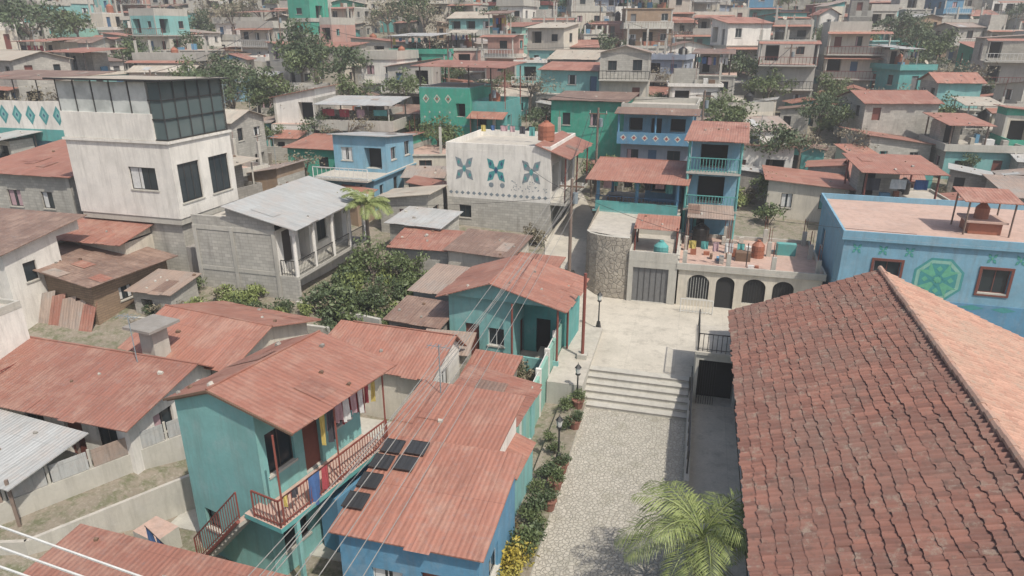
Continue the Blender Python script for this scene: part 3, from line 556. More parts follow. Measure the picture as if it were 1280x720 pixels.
# ------------------------------------------------------------------ block house with balcony
h=House('block_balcony_house',-28.9,33.6,.9,-1)
WB=5.7;DB=8.8
h.blk(0,0,0,WB,DB,5.3,'blocks',{'right':[(.6,1.6,3.1,5.1,'frame_dark'),(2.3,3.5,2.7,5.0,'open'),(4.4,5.6,3.4,4.9,'win'),(6.6,7.6,2.7,4.9,'open')],'front':[]},low=1.5,mats={'right':'paint_white','left':'blocks','front':'blocks'})
for z in (2.5,5.05): h('beams').box(-.02,-.03,z,WB+.0,-.003,z+.25,'concrete')
for x in (0,2.6,WB-.25): h('beams').box(x,-.06,0,x+.25,-.032,5.3,'concrete')
h('balcony').box(WB+.002,0,2.35,WB+1.2,DB,2.55,'concrete'); h.rail((WB+1.15,0.1,2.55),(WB+1.15,DB,2.55),.95,'iron',.15,.02); h.rail((WB+.1,.08,2.55),(WB+1.15,.08,2.55),.95,'iron',.15,.02)
for y in (.15,2.2,4.4,6.5,8.6): h('columns').cyl(WB+1.1,y,2.55,5.1,.13,.11,'paint_white',10); h('columns').box(WB+.95,y-.15,5.1,WB+1.25,y+.15,5.3,'paint_white')
h('columns').box(WB+.95,0,5.301,WB+1.25,DB,5.5,'paint_white')
h('columns').box(WB+.02,-.0,0,WB+1.2,.2,2.34,'blocks'); h('walls').box(0,0,5.301,2.5,.16,5.9,'blocks'); h('roof').box(0,.16,5.301,2.5,DB,5.4,'concrete','slab')
h('roof').sheet((WB+1.55,-.35,5.5),(WB+1.55,DB+.3,5.5),(2.5,DB+.3,6.6),(2.5,-.35,6.6),'zinc'); h('roof').sheet((.6,DB+.3,5.6),(.6,2.0,5.6),(2.5,2.0,6.6),(2.5,DB+.3,6.6),'zinc')
h('walls').poly([(2.5,0,5.3),(WB,0,5.3),(WB,0,5.7),(2.5,0,6.55)],'blocks'); h('walls').poly([(2.5,.01,5.3),(2.5,.01,6.55),(2.5,DB,6.55),(2.5,DB,5.3)],'blocks'); h.done()
# ------------------------------------------------------------------ white tower with glass gallery
h=House('white_glass_gallery_house',-37.7,34.8,1.2,-1)
WG=7.1;DG=5.2
h.blk(0,0,0,WG,DG,5.0,'blocks',low=1.5); h('walls').box(-.25,-.25,4.6,WG+.25,DG,5.0,'concrete')
h.blk(-.3,-.3,5.001,WG+.6,DG+.4,4.6,'paint_white',{'front':[(4.4,6.4,1.7,3.1,'win')],'right':[(.4,2.3,.9,3.3,'win'),(3.2,5.1,.9,3.3,'win')]},fr='frame_dark')
z=9.6; h.flat(-.3,-.3,z,WG+.6,DG+.4,'slab',.0,'paint_white',ov=.12)
h('walls').box(-.3,-.29,9.75,WG-.6,-.15,11.3,'paint_white')
g_=h('gallery')
for i in range(5):
    x=-.2+i*(WG-.4)/5; g_.box(x,-.2,11.3,x+1.2,-.14,13.1,'panel_frost'); g_.beam((x-.07,-.17,11.3),(x-.07,-.17,13.2),.05,'iron')
for i in range(6):
    y=-.2+i*1.08; g_.beam((WG+.25,y,9.75),(WG+.25,y,13.2),.045,'iron')
for zz in (9.8,11.0,12.1,13.15): g_.beam((WG+.25,-.2,zz),(WG+.25,5.2,zz),.04,'iron'); g_.beam((WG-.7,-.22,zz),(WG+.25,-.22,zz),.04,'iron')
g_.poly([(WG+.2,-.2,9.8),(WG+.2,5.2,9.8),(WG+.2,5.2,13.1),(WG+.2,-.2,13.1)],'glass_clear')
g_.poly([(WG-.6,-.18,9.8),(WG+.2,-.18,9.8),(WG+.2,-.18,13.1),(WG-.6,-.18,13.1)],'glass_clear')
g_.sheet((-.6,-.6,13.2),(WG+.7,-.6,13.2),(WG+.7,DG+.3,13.0),(-.6,DG+.3,13.0),'cream_sheet',.08); g_.box(-.3,DG-.1,9.8,WG+.2,DG,12.9,'panel_frost'); g_.beam((-.6,-.62,13.24),(WG+.7,-.62,13.24),.07,'iron'); g_.beam((WG+.72,-.6,13.24),(WG+.72,DG+.3,13.04),.06,'iron')
h('stair').box(WG+.02,0,0,WG+1.1,5,3.1,'concrete_dark'); h.done()
# ------------------------------------------------------------------ left edge
h=House('block_house',-50,37,2.0,0); h.blk(0,0,0,8.8,8,5.8,'blocks',{'front':[(3,4.2,3.4,4.6,'win'),(6,7,3.4,4.6,'win')]},low=2); h('beams').box(-.02,-.05,2.7,8.8,-.003,2.95,'concrete'); h('beams').box(8.5,-.08,0,8.8,-.052,5.8,'concrete'); h.shed(0,0,5.8,8.8,8,.9,'rust','back',.4,'blocks'); h.done()
h=House('teal_mural_house',-64,49,3,0); h.blk(0,0,0,11,8,7.4,'paint_sky',low=2); h.flat(0,0,7.4,11,8,'slab',.0)
h('mural').box(-.2,-.2,6.0,11.2,-.1,8.4,'paint_white')
for i in range(7):
    diam(h('mural'),lambda u,z,o:(u,-.2-o,z),1+i*1.5,7.2,.55,.85,'m_teal'); diam(h('mural'),lambda u,z,o:(u,-.2-o,z),1+i*1.5,7.2,.3,.5,'paint_aqua',.016); diam(h('mural'),lambda u,z,o:(u,-.2-o,z),1+i*1.5,7.2,.12,.2,'m_navy',.02)
h('mural').box(-.2,-.24,5.0,11.2,-.1,5.99,'paint_teal')
for i in range(5): h('posts').beam((i*2.6+.2,.2,8.4),(i*2.6+.2,.2,10.2),.06,'iron')
h('roof').sheet((-.3,-.3,10.2),(11.2,-.3,10.2),(11.2,6,10.6),(-.3,6,10.6),'rust_brown'); h.done()
h=House('white_house',-45,26.5,1,0); h.blk(0,0,0,9.8,3.4,5.0,'paint_white',{'right':[(1,1.8,3,4.1,'win')]},low=1); h.shed(0,0,5.0,9.8,5,.7,'rust_brown','back',.4,'paint_white'); h.done()
h=House('adobe_house',-37.2,28.8,1,-6); h.blk(0,0,0,5.6,5.2,3.0,'adobe_bricks',{'right':[(1.6,2.5,1.4,2.2,'win')],'front':[(3.6,4.5,.02,2.0,'door_red')]},low=1.5); h.shed(0,0,3.0,5.6,5.2,.7,'rust_brown','left',.5,'adobe_bricks'); h.done()
h=House('brown_roof_house',-39.0,32.4,1,0); h.blk(0,0,0,6,2.3,4.0,'paint_cream',low=1); h.shed(-1,-.4,4.1,7,2.6,.5,'rust2','back',.3,'paint_cream'); h.done()
s=MB()
for i in range(5): x=-35.2+i*.7; s.sheet((x,27.3,1.0),(x+.8,27.4,1.0),(x+.8,28.4,3.3-.1*i),(x,28.2,3.1-.1*i),['zinc_old','rust2','zinc_old'][i%3],.02)
solo('corrugated_sheet_pile',s)
# ------------------------------------------------------------------ white mural house
h=House('white_mural_house',-18.6,50.0,2.3,-3)
h.blk(0,0,0,8.4,8,2.6,'blocks',{'front':[(1,2,1,2,'win')],'right':[(1,3.2,0.02,2.2,'open'),(4,6,.02,2.2,'open')]},low=2)
h.blk(0,0,2.601,8.4,8,3.6,'paint_white',{'right':[(.5,2.4,.8,2.8,'open'),(3.2,5,.8,2.8,'open'),(5.6,7.2,.6,2.6,'open')]})
w=h('mural')
for u,k,a in ((1.5,1.6,'m_grey'),(4.1,1.6,'m_teal'),(6.9,1.6,'m_grey')): butterfly(w,FR,u,4.9,k,a,'m_teal' if a=='m_grey' else 'm_navy')
for i in range(17): diam(w,FR,.35+i*.48,3.0,.17,.15,'m_grey')
for i in range(40): diam(w,FR,5.4+R.uniform(-.1,2.8),3.4+R.uniform(0,.8),.05,.05,'m_grey')
disc(w,FR,3.7,3.75,.2,'m_grey',10);disc(w,FR,4.6,3.75,.2,'m_grey',10)
h.flat(0,0,6.2,8.4,8,'slab',.5,'paint_white'); h('balcony').box(8.4,0,2.5,9.6,8,2.7,'concrete'); h.rail((9.55,0,2.7),(9.55,8,2.7),1,'iron',.3)
h('porch_roof').sheet((9.9,-.2,6.0),(9.9,8,6.0),(7.2,8,6.95),(7.2,-.2,6.95),'rust2'); h.posts([(9.5,.1),(9.5,4),(9.5,7.8)],2.7,6.0,'iron_red',.06); h.tank(7.2,3,6.9,'tank_rust',.65,1.1)
h.laundry((1,5,7.6),(6,5,7.6),6,R,.8); h.done()
# ------------------------------------------------------------------ green mural tower
h=House('green_mural_house',-27.4,66.6,4.8,-2)
h.blk(0,0,0,5.4,7,7.0,'paint_green',{'front':[(3.9,4.9,4.3,5.6,'open')],'right':[(1,2,4.4,5.5,'win'),(4,5,4.4,5.5,'win'),(1.5,2.5,1.4,2.4,'win')]},low=2); h.flat(0,0,7.0,5.4,7,'slab',0,'paint_teal')
w=h('mural')
for u,z in ((.7,6.0),(1.9,6.0),(3.1,6.0)):
    diam(w,FR,u,z,.36,.44,'paint_cream');diam(w,FR,u,z,.24,.30,'paint_green',.016);diam(w,FR,u,z,.13,.17,'m_red',.02)
for i in range(6):
    for j in range(7): diam(w,FR,.5+i*.55,4.7-j*.5,.10,.13,'paint_cream' if (i+j)%2 else 'm_teal')
h('frame').box(-.05,-.06,3.35,5.45,-.02,3.5,'m_teal')
h.posts([(.1,.1),(5.3,.1),(.1,6.9),(5.3,6.9)],7.14,9.2,'frame_dark',.08); h('cover').sheet((-.6,-.6,9.1),(9.2,-.6,9.0),(9.2,7.4,9.3),(-.6,7.4,9.4),'rust2')
h.blk(5.42,.6,0,3.4,6,5.0,'paint_teal',{'front':[(.6,1.6,1,2,'win'),(.5,1.5,3.4,4.4,'open')],'right':[(1,2,3.4,4.4,'open')]},low=2); h.flat(5.42,.6,5.0,3.4,6,'slab',.7,'paint_teal'); h.tank(7,3,5.2,'tank_rust',.6,1.1)
h('porch').sheet((5.4,-1.2,4.3),(9.2,-1.2,4.3),(9.2,.59,4.8),(5.4,.59,4.8),'rust'); h.posts([(8.8,.8),(8.8,6.2)],5.1,9,'iron_red',.07); h.done()
h=House('green_house',-14.4,69.5,4.7,-3); h.blk(0,0,0,7.4,7,5.8,'paint_green',{'front':[(1.2,2.0,3.6,4.8,'win'),(4,5,3.6,4.8,'win')],'right':[(2,3,3.6,4.8,'win')]},low=2); h.flat(0,0,5.8,7.4,7,'slab',0,'paint_green'); h('roof').sheet((-.3,-.4,6.0),(7.8,-.4,6.0),(7.8,7.4,6.3),(-.3,7.4,6.3),'rust_brown',.06); h.done()
h=House('blue_mural_house',-6.9,66.5,4.5,-2); h.blk(0,0,0,6.4,8,2.8,'paint_lilac',{'front':[(.6,1.7,1,2.1,'win'),(2.6,3.4,.02,2.1,'door_blue'),(4.4,5.6,1,2.1,'win')],'right':[(1,2,1,2,'win')]},low=2)
h.blk(0,1.2,2.801,6.4,6.8,2.8,'paint_sky',{'front':[(.5,1.8,.9,2.1,'open'),(2.6,3.6,.02,2.1,'open'),(4.4,5.8,.9,2.1,'open')],'right':[(1,2.4,.8,2,'open')]}); h('balcony').box(-.3,-.9,2.7,6.8,1.19,2.85,'paint_blue')
h('balcony').box(-.3,-.9,2.851,6.8,-.8,3.8,'paint_blue')
for i in range(7): diam(h('balcony'),lambda u,z,o:(u,-.9-o,z),.3+i*1.0,3.3,.3,.3,'m_white'); diam(h('balcony'),lambda u,z,o:(u,-.9-o,z),.3+i*1.0,3.3,.16,.16,'m_red',.016)
h.posts([(-.2,-.8),(3.2,-.8),(6.7,-.8)],3.8,5.6,'paint_blue',.1); h.flat(0,1.2,5.6,6.4,6.8,'slab',.5,ov=.3); h('roof').sheet((-.6,-1.2,5.45),(7.1,-1.2,5.45),(7.1,.85,5.85),(-.6,.85,5.85),'rust_brown',.06); h.done()
# ------------------------------------------------------------------ random hillside houses
OCC=[]
def occ(x0,y0,x1,y1): OCC.append((x0,y0,x1,y1))
for q in [(-50,36,-40,46),(-64,48,-52,58),(-46,26,-31,36),(-38,34,-28,41),(-29,33,-20,45),(-19,49,-8,60),(-28,66,-17,75),(-15,69,-6,77),(-8,65,1,76),(-8,39,9,56),(8,38,28,50),(-20,14,-8,30),(-33,14,-16,30),(-16,24,-4,37),(-20,31,-14,40),(-7,0,30,42),(-12,50,-4.5,60),(-21,38,-10,47)]: occ(*q)
def free(cx,cy,r):
    for a,b,c,d in OCC:
        if a-r<cx<c+r and b-r<cy<d+r: return False
    return True
NAMES={'white':'white_house','cream':'cream_house','grey':'grey_house','teal':'teal_house','aqua':'turquoise_house','blue':'blue_house','sky':'light_blue_house','green':'green_house','mint':'mint_house','maroon':'maroon_house','orange':'orange_house','lilac':'lilac_house','adobe':'adobe_house','pink':'pink_house','yellow':'yellow_house'}
def rops(rng,L,fh,fl,open_p=.15,door=True):
    o=[]; n=max(1,int(L/2.3))
    for k in range(n):
        if rng.random()<.15: continue
        c=(k+.5)*L/n; t=rng.random()
        if t<open_p: o.append((c-.8,c+.8,.3 if fl else .02,fh-.45,'open'))
        elif t<open_p+.22: o.append((c-.42,c+.42,.02,2.05,rng.choice(['door_red','door_grey','door_blue','dark'])))
        else:
            w=rng.uniform(.35,.6); o.append((c-w,c+w,rng.uniform(.9,1.1),rng.uniform(1.85,2.15),'win'))
    return o
def rhouse(rng,x,y,z,rot,w,d,nf,col=None,roof=None,name=None):
    col=col or rng.choices(['white','cream','grey','blocks','blocks_dark','teal','aqua','blue','sky','green','mint','maroon','orange','lilac','adobe','pink'],[19,15,13,26,7,6,5,2.5,4,4,2,3.5,1,1.5,4,3])[0]
    wm=col if col.startswith('blocks') else 'paint_'+col
    nm=name or ('block_house' if col.startswith('blocks') else NAMES[col])
    h=House(nm,x,y,z,rot,merged=True); fh=rng.uniform(2.5,2.8); cz=0; cw,cd,ox,oy=w,d,0,0
    fr=rng.choice(['frame_dark','frame_white','frame_dark','door_red'])
    mats={}
    t=rng.random()
    if t<.35: mats={'left':'blocks','right':'blocks','back':'blocks'}
    for f in range(nf):
        if f>0 and rng.random()<.55:
            s_=rng.uniform(.5,.85)
            if rng.random()<.5: nw=cw*s_; ox+= 0 if rng.random()<.5 else cw-nw; cw=nw
            else: ndp=cd*s_; oy+=cd-ndp; cd=ndp
        ops={'front':rops(rng,cw,fh,f,.25),'right':rops(rng,cd,fh,f,.12),'left':rops(rng,cd,fh,f,.12)}
        um=wm if (f==0 or rng.random()<.7) else rng.choice(['blocks','paint_cream','paint_aqua'])
        h.blk(ox,oy,cz+(.001 if f else 0),cw,cd,fh,um,ops,fr,low=(3 if f==0 else 0),mats=mats)
        if rng.random()<.4:
            for x_ in (ox,ox+cw-.22): h('c').box(x_,oy-.04,cz-(2 if f==0 else 0),x_+.22,oy-.003,cz+fh-.02,'concrete')
        cz+=fh
        if f<nf-1:
            slab=rng.choice(['slab','slab','slab_pink'])
            h.flat(ox,oy,cz,cw,cd,slab,rng.choice([0,0,.4,.8]),rng.choice([wm,'concrete']),ov=rng.choice([0,.1,.25])); cz+=.14
            if rng.random()<.5:
                h('b').box(ox,oy-1.0,cz-.16,ox+cw,oy-.042,cz-.02,'concrete'); h.rail((ox,oy-.95,cz),(ox+cw,oy-.95,cz),.9,rng.choice(['iron','iron_red','frame_white']),.4,.03)
                if rng.random()<.6:
                    h.posts([(ox+.1,oy-.9),(ox+cw-.1,oy-.9)],cz,cz+2.4,'concrete',.1); h('p').sheet((ox-.2,oy-1.2,cz+2.35),(ox+cw+.2,oy-1.2,cz+2.35),(ox+cw+.2,oy-.05,cz+2.6),(ox-.2,oy-.05,cz+2.6),'rust',.04,False)
    roof=roof or rng.choices(['rust','flat','zinc','deck','old','bare'],[24,22,12,18,12,15])[0]
    if roof in('rust','zinc','old'):
        m=rng.choice({'rust':['rust','rust2'],'zinc':['zinc','cream_sheet','zinc_old'],'old':['zinc_old','rust_brown']}[roof])
        if rng.random()<.35: h.gable(ox,oy,cz,cw,cd,rng.uniform(.5,1.0),m,rng.choice('xy'),.35,wm)
        else: h.shed(ox,oy,cz,cw,cd,rng.uniform(.35,.9),m,rng.choice(['back','back','left','right','front']),.35,wm)
        if rng.random()<.3: h.antenna(ox+cw*.5,oy+cd*.8,cz,3)
    else:
        h.flat(ox,oy,cz,cw,cd,rng.choice(['slab','slab','slab_pink','concrete_dark']),rng.choice([0,.2,.5,.9]),rng.choice([wm,'concrete']),ov=rng.choice([0,.15,.3])); t=cz+.14
        if roof=='deck':
            fx=rng.uniform(.5,1); hh=rng.uniform(2.1,2.5); pm=rng.choice(['iron_red','concrete','pole_wood','frame_dark'])
            a,b,c,e=ox+.15,oy+.15,ox+cw*fx-.15,oy+cd-.15
            h.posts([(a,b),(c,b),(a,e),(c,e)],t,t+hh,pm,.08); m=rng.choice(['rust','rust','zinc','cream_sheet','rust_brown']); h('r').sheet((a-.5,b-.5,t+hh-.1),(c+.5,b-.5,t+hh-.1),(c+.5,e+.5,t+hh+.3),(a-.5,e+.5,t+hh+.3),m)
            if rng.random()<.5: h.blk(a+.3,oy+cd*.55,t,max(1.5,(c-a)*.6),cd*.4,hh-.2,rng.choice([wm,'blocks']),{'front':[(.4,1.2,.1,1.9,'dark')]})
            if rng.random()<.6: h.laundry((a,b+.2,t+1.9),(c,b+.2,t+1.9),rng.randint(3,7),rng,.9)
        if roof=='bare':
            for x_ in (ox+.15,ox+cw/2,ox+cw-.15):
                for y_ in (oy+.15,oy+cd-.15):
                    h('c').box(x_-.12,y_-.12,t,x_+.12,y_+.12,t+rng.choice([.6,1.2,2.4]),'concrete'); h('c').beam((x_,y_,t+.5),(x_,y_,t+3.0),.02,'iron_red')
            if rng.random()<.4: h.blk(ox+.3,oy+.3,t,cw*.5,cd*.5,rng.uniform(1,2.2),'blocks')
        if rng.random()<.55: h.tank(ox+rng.uniform(.8,cw-.8),oy+rng.uniform(cd*.5,cd-.8),t,rng.choice(['tank_black','tank_rust','tank_black']),rng.uniform(.4,.6),rng.uniform(.9,1.3))
        if rng.random()<.15: h.dish(ox+rng.uniform(.5,cw-.5),oy+.5,t)
        if rng.random()<.7:
            for q in range(6): a=ox+rng.uniform(.3,cw-1); b=oy+rng.uniform(.5,cd-1); h('k').box(a,b,t,a+rng.uniform(.2,.8),b+rng.uniform(.2,.8),t+rng.uniform(.2,.9),rng.choice(['wood','concrete','tank_rust','paint_blue','blocks','cloth0']))
    return h.done()
rng=random.Random(43)
def special(x0,y0,w,d,nf,col,roof,name,rot=-2):
    z=terr(x0+w/2,y0); rhouse(rng,x0,y0,z,rot,w,d,nf,col,roof,name); occ(x0,y0,x0+w,y0+d)
special(-30.3,51,5,8,2,'sky','zinc','light_blue_house'); special(-37.4,48.9,4.5,4,1,'adobe','old','adobe_house'); special(-37,57,5,5,1,'green','rust','green_house'); special(-31,60.5,5,5,1,'green','rust','green_house')
special(-72.8,114,15,9,2,'white','bare','white_villa'); special(-85.2,109.5,10,7,2,'white','flat','white_villa'); special(-39.8,127,12,8,2,'maroon','deck','maroon_house')
special(-59,143,15,8,3,'white','flat','white_apartment_house'); special(6.5,92,6.5,9,3,'grey','bare','unfinished_concrete_house'); special(15,99,7,8,3,'cream','flat','concrete_apartment_house'); special(-23,47,4,3,1,'blocks','zinc','block_house')
special(9,170,9,8,4,'green','flat','green_tower_house'); special(-14,155,11,8,2,'sky','rust','light_blue_house'); special(-1,85,6,7,2,'blocks','deck','block_house')
special(6,58,6,6,1,'cream','rust','cream_house'); special(13,62,5,5,1,'pink','rust','pink_house'); special(24,60,7,6,1,'blocks','zinc','block_house'); special(-50,95,9,6,2,'cream','rust','cream_house')
for (s1,l1,r_) in [(93,-24,5),(112,-76,7),(80,-27,3),(82,-36,3.5),(134,-54,7),(136,3,4),(122,-17,4.5),(58,9,3),(75,33,3),(165,95,6),(205,-40,8),(100,-52,3.5),(150,30,4),(105,62,4),(175,-90,8)]:
    x,y=HW(s1,l1); occ(x-r_,y-r_,x+r_,y+r_)
s_=49
while s_<250:
    l=-.82*s_-6+rng.uniform(0,5)
    while l<.80*s_+8:
        w=rng.uniform(3.8,8.5); d=rng.uniform(4.6,6.8)
        x,y=HW(s_+rng.uniform(-1.4,1.4),l+w/2)
        if free(x,y+d/2-1,2.3):
            rot=rng.uniform(-20,22)+(10 if l>20 else 0); nf=rng.choices([1,2,3],[32,50,18])[0] if s_>72 else (rng.choice([1,1,2]) if s_>60 else 1)
            rhouse(rng,x-w/2,y,terr(x,y-1)+.1,rot,w,d,nf); occ(x-w/2+1.0,y+1.0,x+w/2-1.0,y+d-1.0)
        l+=w+rng.choice([-.1,.1,.2,.7,2.6])
    s_+=rng.uniform(6.1,7.8)
for i in range(1100):
    s1=rng.uniform(46,190); l1=rng.uniform(-.82,.80)*s1; x,y=HW(s1,l1)
    if free(x,y,1.5):
        w=rng.uniform(2.2,3.8); d=rng.uniform(2,3.2); wm=rng.choice(['blocks','blocks_dark','paint_cream','paint_adobe','paint_teal']); h=House(rng.choice(['shed','lean_to_shed']),x-w/2,y-d/2,terr(x,y),rng.uniform(-20,20),merged=True)
        hh=rng.uniform(1.7,2.6); h.blk(0,0,0,w,d,hh,wm,{'front':[(.4,1.2,.02,1.6,'dark')]},low=1.5); h.shed(0,0,hh,w,d,.4,rng.choice(['rust','rust2','rust_brown','zinc_old','zinc','zinc_old']),rng.choice(['back','left','right']),.25,wm); h.done(); occ(x-w/2+.3,y-d/2+.3,x+w/2-.3,y+d/2-.3)
for i in range(160):
    s1=rng.uniform(50,180); l1=rng.uniform(-.8,.8)*s1; x,y=HW(s1,l1); L=rng.uniform(3,8)
    if free(x,y,.6):
        s=MB(); a=rng.uniform(-.3,.3); x2=x+L*math.cos(a); y2=y+L*math.sin(a); z0=min(terr(x,y),terr(x2,y2))-.5; z1=max(terr(x,y),terr(x2,y2))+rng.uniform(.6,1.6); m_=rng.choice(['blocks','rubble','concrete','blocks'])
        nx_,ny_=-math.sin(a)*.15,math.cos(a)*.15; A=(x,y);B=(x2,y2);C=(x2+nx_,y2+ny_);D=(x+nx_,y+ny_)
        for p,q in ((A,B),(B,C),(C,D),(D,A)): s.poly([(*p,z0),(*q,z0),(*q,z1),(*p,z1)],m_)
        s.poly([(*A,z1),(*B,z1),(*C,z1),(*D,z1)],'concrete'); solo('garden_wall',s)
# ------------------------------------------------------------------ vegetation
def leafy(mb,c,r,n,size,mat,rg,flatten=.8):
    for i in range(n):
        v=Vector((rg.gauss(0,1),rg.gauss(0,1),rg.gauss(0,1)*flatten)); v.normalize(); v*=r*rg.random()**.45; v.z*=flatten
        p=c+v; a=Vector((rg.uniform(-1,1),rg.uniform(-1,1),rg.uniform(-.5,1))); a.normalize(); u=a.orthogonal().normalized(); w=a.cross(u); s=size*rg.uniform(.6,1.3)
        t=rg.uniform(0,6.28); u2=u*math.cos(t)+w*math.sin(t); w2=a.cross(u2)
        mb.poly([p-u2*s,p-w2*s*.45,p+u2*s,p+w2*s*.45],mat,[(0,0),(1,0),(1,1),(0,1)])
def tree_mesh(seed,hh,r,mat,nl,size):
    rg=random.Random(seed); mb=MB(); top=Vector((rg.uniform(-.3,.3),rg.uniform(-.3,.3),hh*.45)); mb.beam((0,0,-.6),top,.16*hh/5,'bark',7,.10*hh/5)
    for k in range(rg.randint(7,10)):
        a=rg.uniform(0,6.28); e=rg.uniform(.2,1.2); tip=top+Vector((math.cos(a)*math.cos(e),math.sin(a)*math.cos(e),math.sin(e)*.9))*r*rg.uniform(.7,1.1)
        mid=top.lerp(tip,.5)+Vector((0,0,.15*r)); mb.beam(top,mid,.07*hh/5,'bark',5,.045*hh/5); mb.beam(mid,tip,.045*hh/5,'bark',5,.015)
        for q in range(3):
            t2=tip+Vector((rg.gauss(0,.3),rg.gauss(0,.3),rg.gauss(0,.2)))*r*.8; mb.beam(mid,t2,.025,'bark',3,.008)
            leafy(mb,t2,r*rg.uniform(.28,.45),nl,size,mat,rg)
    return mb
def mk_data(mb,name):
    o=mb.build(name); me=o.data; bpy.data.objects.remove(o); return me
TR={'g':[mk_data(tree_mesh(i,5.5,2.3,'leaf',60,.17),'tree_green_%d'%i) for i in range(4)],'k':[mk_data(tree_mesh(20+i,6.5,2.6,'leaf_dark',62,.18),'tree_dark_%d'%i) for i in range(3)],'d':[mk_data(tree_mesh(40+i,5.5,2.4,'leaf_dry',20,.14),'tree_dry_%d'%i) for i in range(3)]}
def put(me,name,x,y,z,sc,rz):
    o=bpy.data.objects.new(name,me); o.matrix_world=Matrix.Translation((x,y,z))@Matrix.Rotation(rz,4,'Z')@Matrix.Scale(sc,4); SC.collection.objects.link(o); return o
def tree(k,x,y,sc=1.):
    put(R.choice(TR[k]),{'g':'broadleaf_tree','k':'dark_green_tree','d':'dry_tree'}[k],x,y,terr(x,y),sc,R.uniform(0,6.28))
for s1,l1,k,sc in [(95,-26,'k',1.5),(91,-22,'k',1.3),(92,-27,'g',1.3),(79,-26,'g',1.2),(80,-29,'k',1.1),(81,-34,'k',1.25),(84,-37,'g',1.2),(108,-72,'k',1.8),(112,-76,'k',1.8),(116,-82,'k',1.7),(118,-70,'g',1.5),(110,-80,'g',1.5),(130,-50,'d',1.7),(135,-56,'d',1.8),(133,-62,'d',1.6),(134,-46,'d',1.7),(138,-52,'g',1.5),(131,-57,'k',1.2),(120,-20,'d',1.6),(126,-15,'g',1.5),(118,-14,'d',1.5),(122,-17,'k',1.3),(135,2,'k',1.6),(137,6,'k',1.5),(133,1,'g',1.3),(72,-13,'g',.8),(62,3,'d',.75),(84,2,'d',1.1),(104,-12,'d',1.3),(60,-18,'d',.8),(58,9,'g',.75),(56,11,'d',.75),(59,7,'g',.6),(56,22,'g',.6),(75,33,'k',.9),(74,35,'g',.8),(170,10,'d',1.6),(165,92,'k',1.8),(168,98,'k',1.8),(162,97,'g',1.7),(105,62,'g',1.3),(107,60,'k',1.2),(95,50,'d',1.1),(150,30,'g',1.4),(152,33,'k',1.3),(205,-40,'k',2.2),(202,-36,'k',2.1),(200,-20,'d',1.8),(74,45,'g',.9),(100,-52,'g',1.3),(101,-54,'k',1.2),(175,-90,'k',2),(178,-86,'g',2),(172,-94,'k',2)]:
    x,y=HW(s1,l1); tree(k,x,y,sc)
for i in range(900):
    s1=R.uniform(62,245); l1=R.uniform(-.8,.8)*s1; x,y=HW(s1,l1)
    if free(x,y,.5): tree(R.choices('gkd',[5,3,4])[0],x,y,R.uniform(.5,1.15)); occ(x-1.5,y-1.5,x+1.5,y+1.5)
def bush_mesh(seed,mat,r=.5,n=420,size=.06):
    rg=random.Random(seed); mb=MB()
    for k in range(6):
        c=Vector((rg.uniform(-.5,.5)*r,rg.uniform(-.5,.5)*r,r*rg.uniform(.5,1.1))); mb.beam((0,0,-.1),c,.02,'bark',3,.008); leafy(mb,c,r*rg.uniform(.4,.65),n//6,size,mat,rg)
    return mb
BU={k:[mk_data(bush_mesh(60+i,m,.55,600,.06),'bush_%s%d'%(k,i)) for i in range(2)] for k,m in (('g','leaf'),('k','leaf_dark'),('y','leaf_yellow'),('d','leaf_dry'),('r','leaf_red'),('p','leaf_palm'))}
def bush(k,x,y,z,sc,name='shrub'): put(R.choice(BU[k]),name,x,y,z,sc,R.uniform(0,6.28))
for x,y,k,sc in [(-4.5,22.6,'k',1.1),(-4.6,20.3,'k',1.3),(-4.4,19.6,'g',1.0),(-4.6,18.2,'g',1.5),(-4.4,17.4,'y',1.4),(-5.0,17.0,'y',1.0),(-4.6,16.2,'y',1.2),(-4.4,15.2,'g',1.5),(-4.9,14.4,'g',1.2),(-4.6,24.4,'g',.8),(-4.5,26.4,'k',.8),(-5.0,25.3,'g',.7),(-4.7,28.0,'g',.9),(-4.3,18.9,'k',1.0),(-4.7,21.5,'g',.8),(-5,19,'r',.9)]:
    bush(k,x,y,.25,sc,'flowering_shrub' if k in 'yr' else 'shrub')
for i in range(34):
    x=R.uniform(-20.5,-15.8); y=R.uniform(32.5,38.2); bush(R.choice('ggpgdk'),x,y,terr(x,y),R.uniform(1.2,2.6),'garden_bush')
put(TR['g'][1],'broadleaf_tree',-18.6,36.8,.9,.72,1.0); put(TR['g'][2],'broadleaf_tree',-16.9,37.8,1.0,.6,2.0); put(TR['k'][0],'dark_green_tree',-17.6,34.6,.5,.5,.4)
for i in range(12): bush('r',-11.3+R.uniform(-1.2,1.2),40.8+R.uniform(-.5,.5),2.6,1.5,'bougainvillea')
for i in range(14): x=R.uniform(-9.,-6.6); y=R.uniform(27,31); bush(R.choice('gkd'),x,y,0.1,R.uniform(.8,1.8),'garden_bush')
for i in range(40): x=R.uniform(-30,-17.5); y=R.uniform(29.2,33.0); bush(R.choice('gkdpd'),x,y,terr(x,y),R.uniform(.7,1.8),'garden_bush')
for i in range(400):
    s1=R.uniform(44,190); l1=R.uniform(-.8,.8)*s1; x,y=HW(s1,l1)
    if free(x,y,.1): bush(R.choice('gkddp'),x,y,terr(x,y),R.uniform(1.,2.8),'hillside_bush')
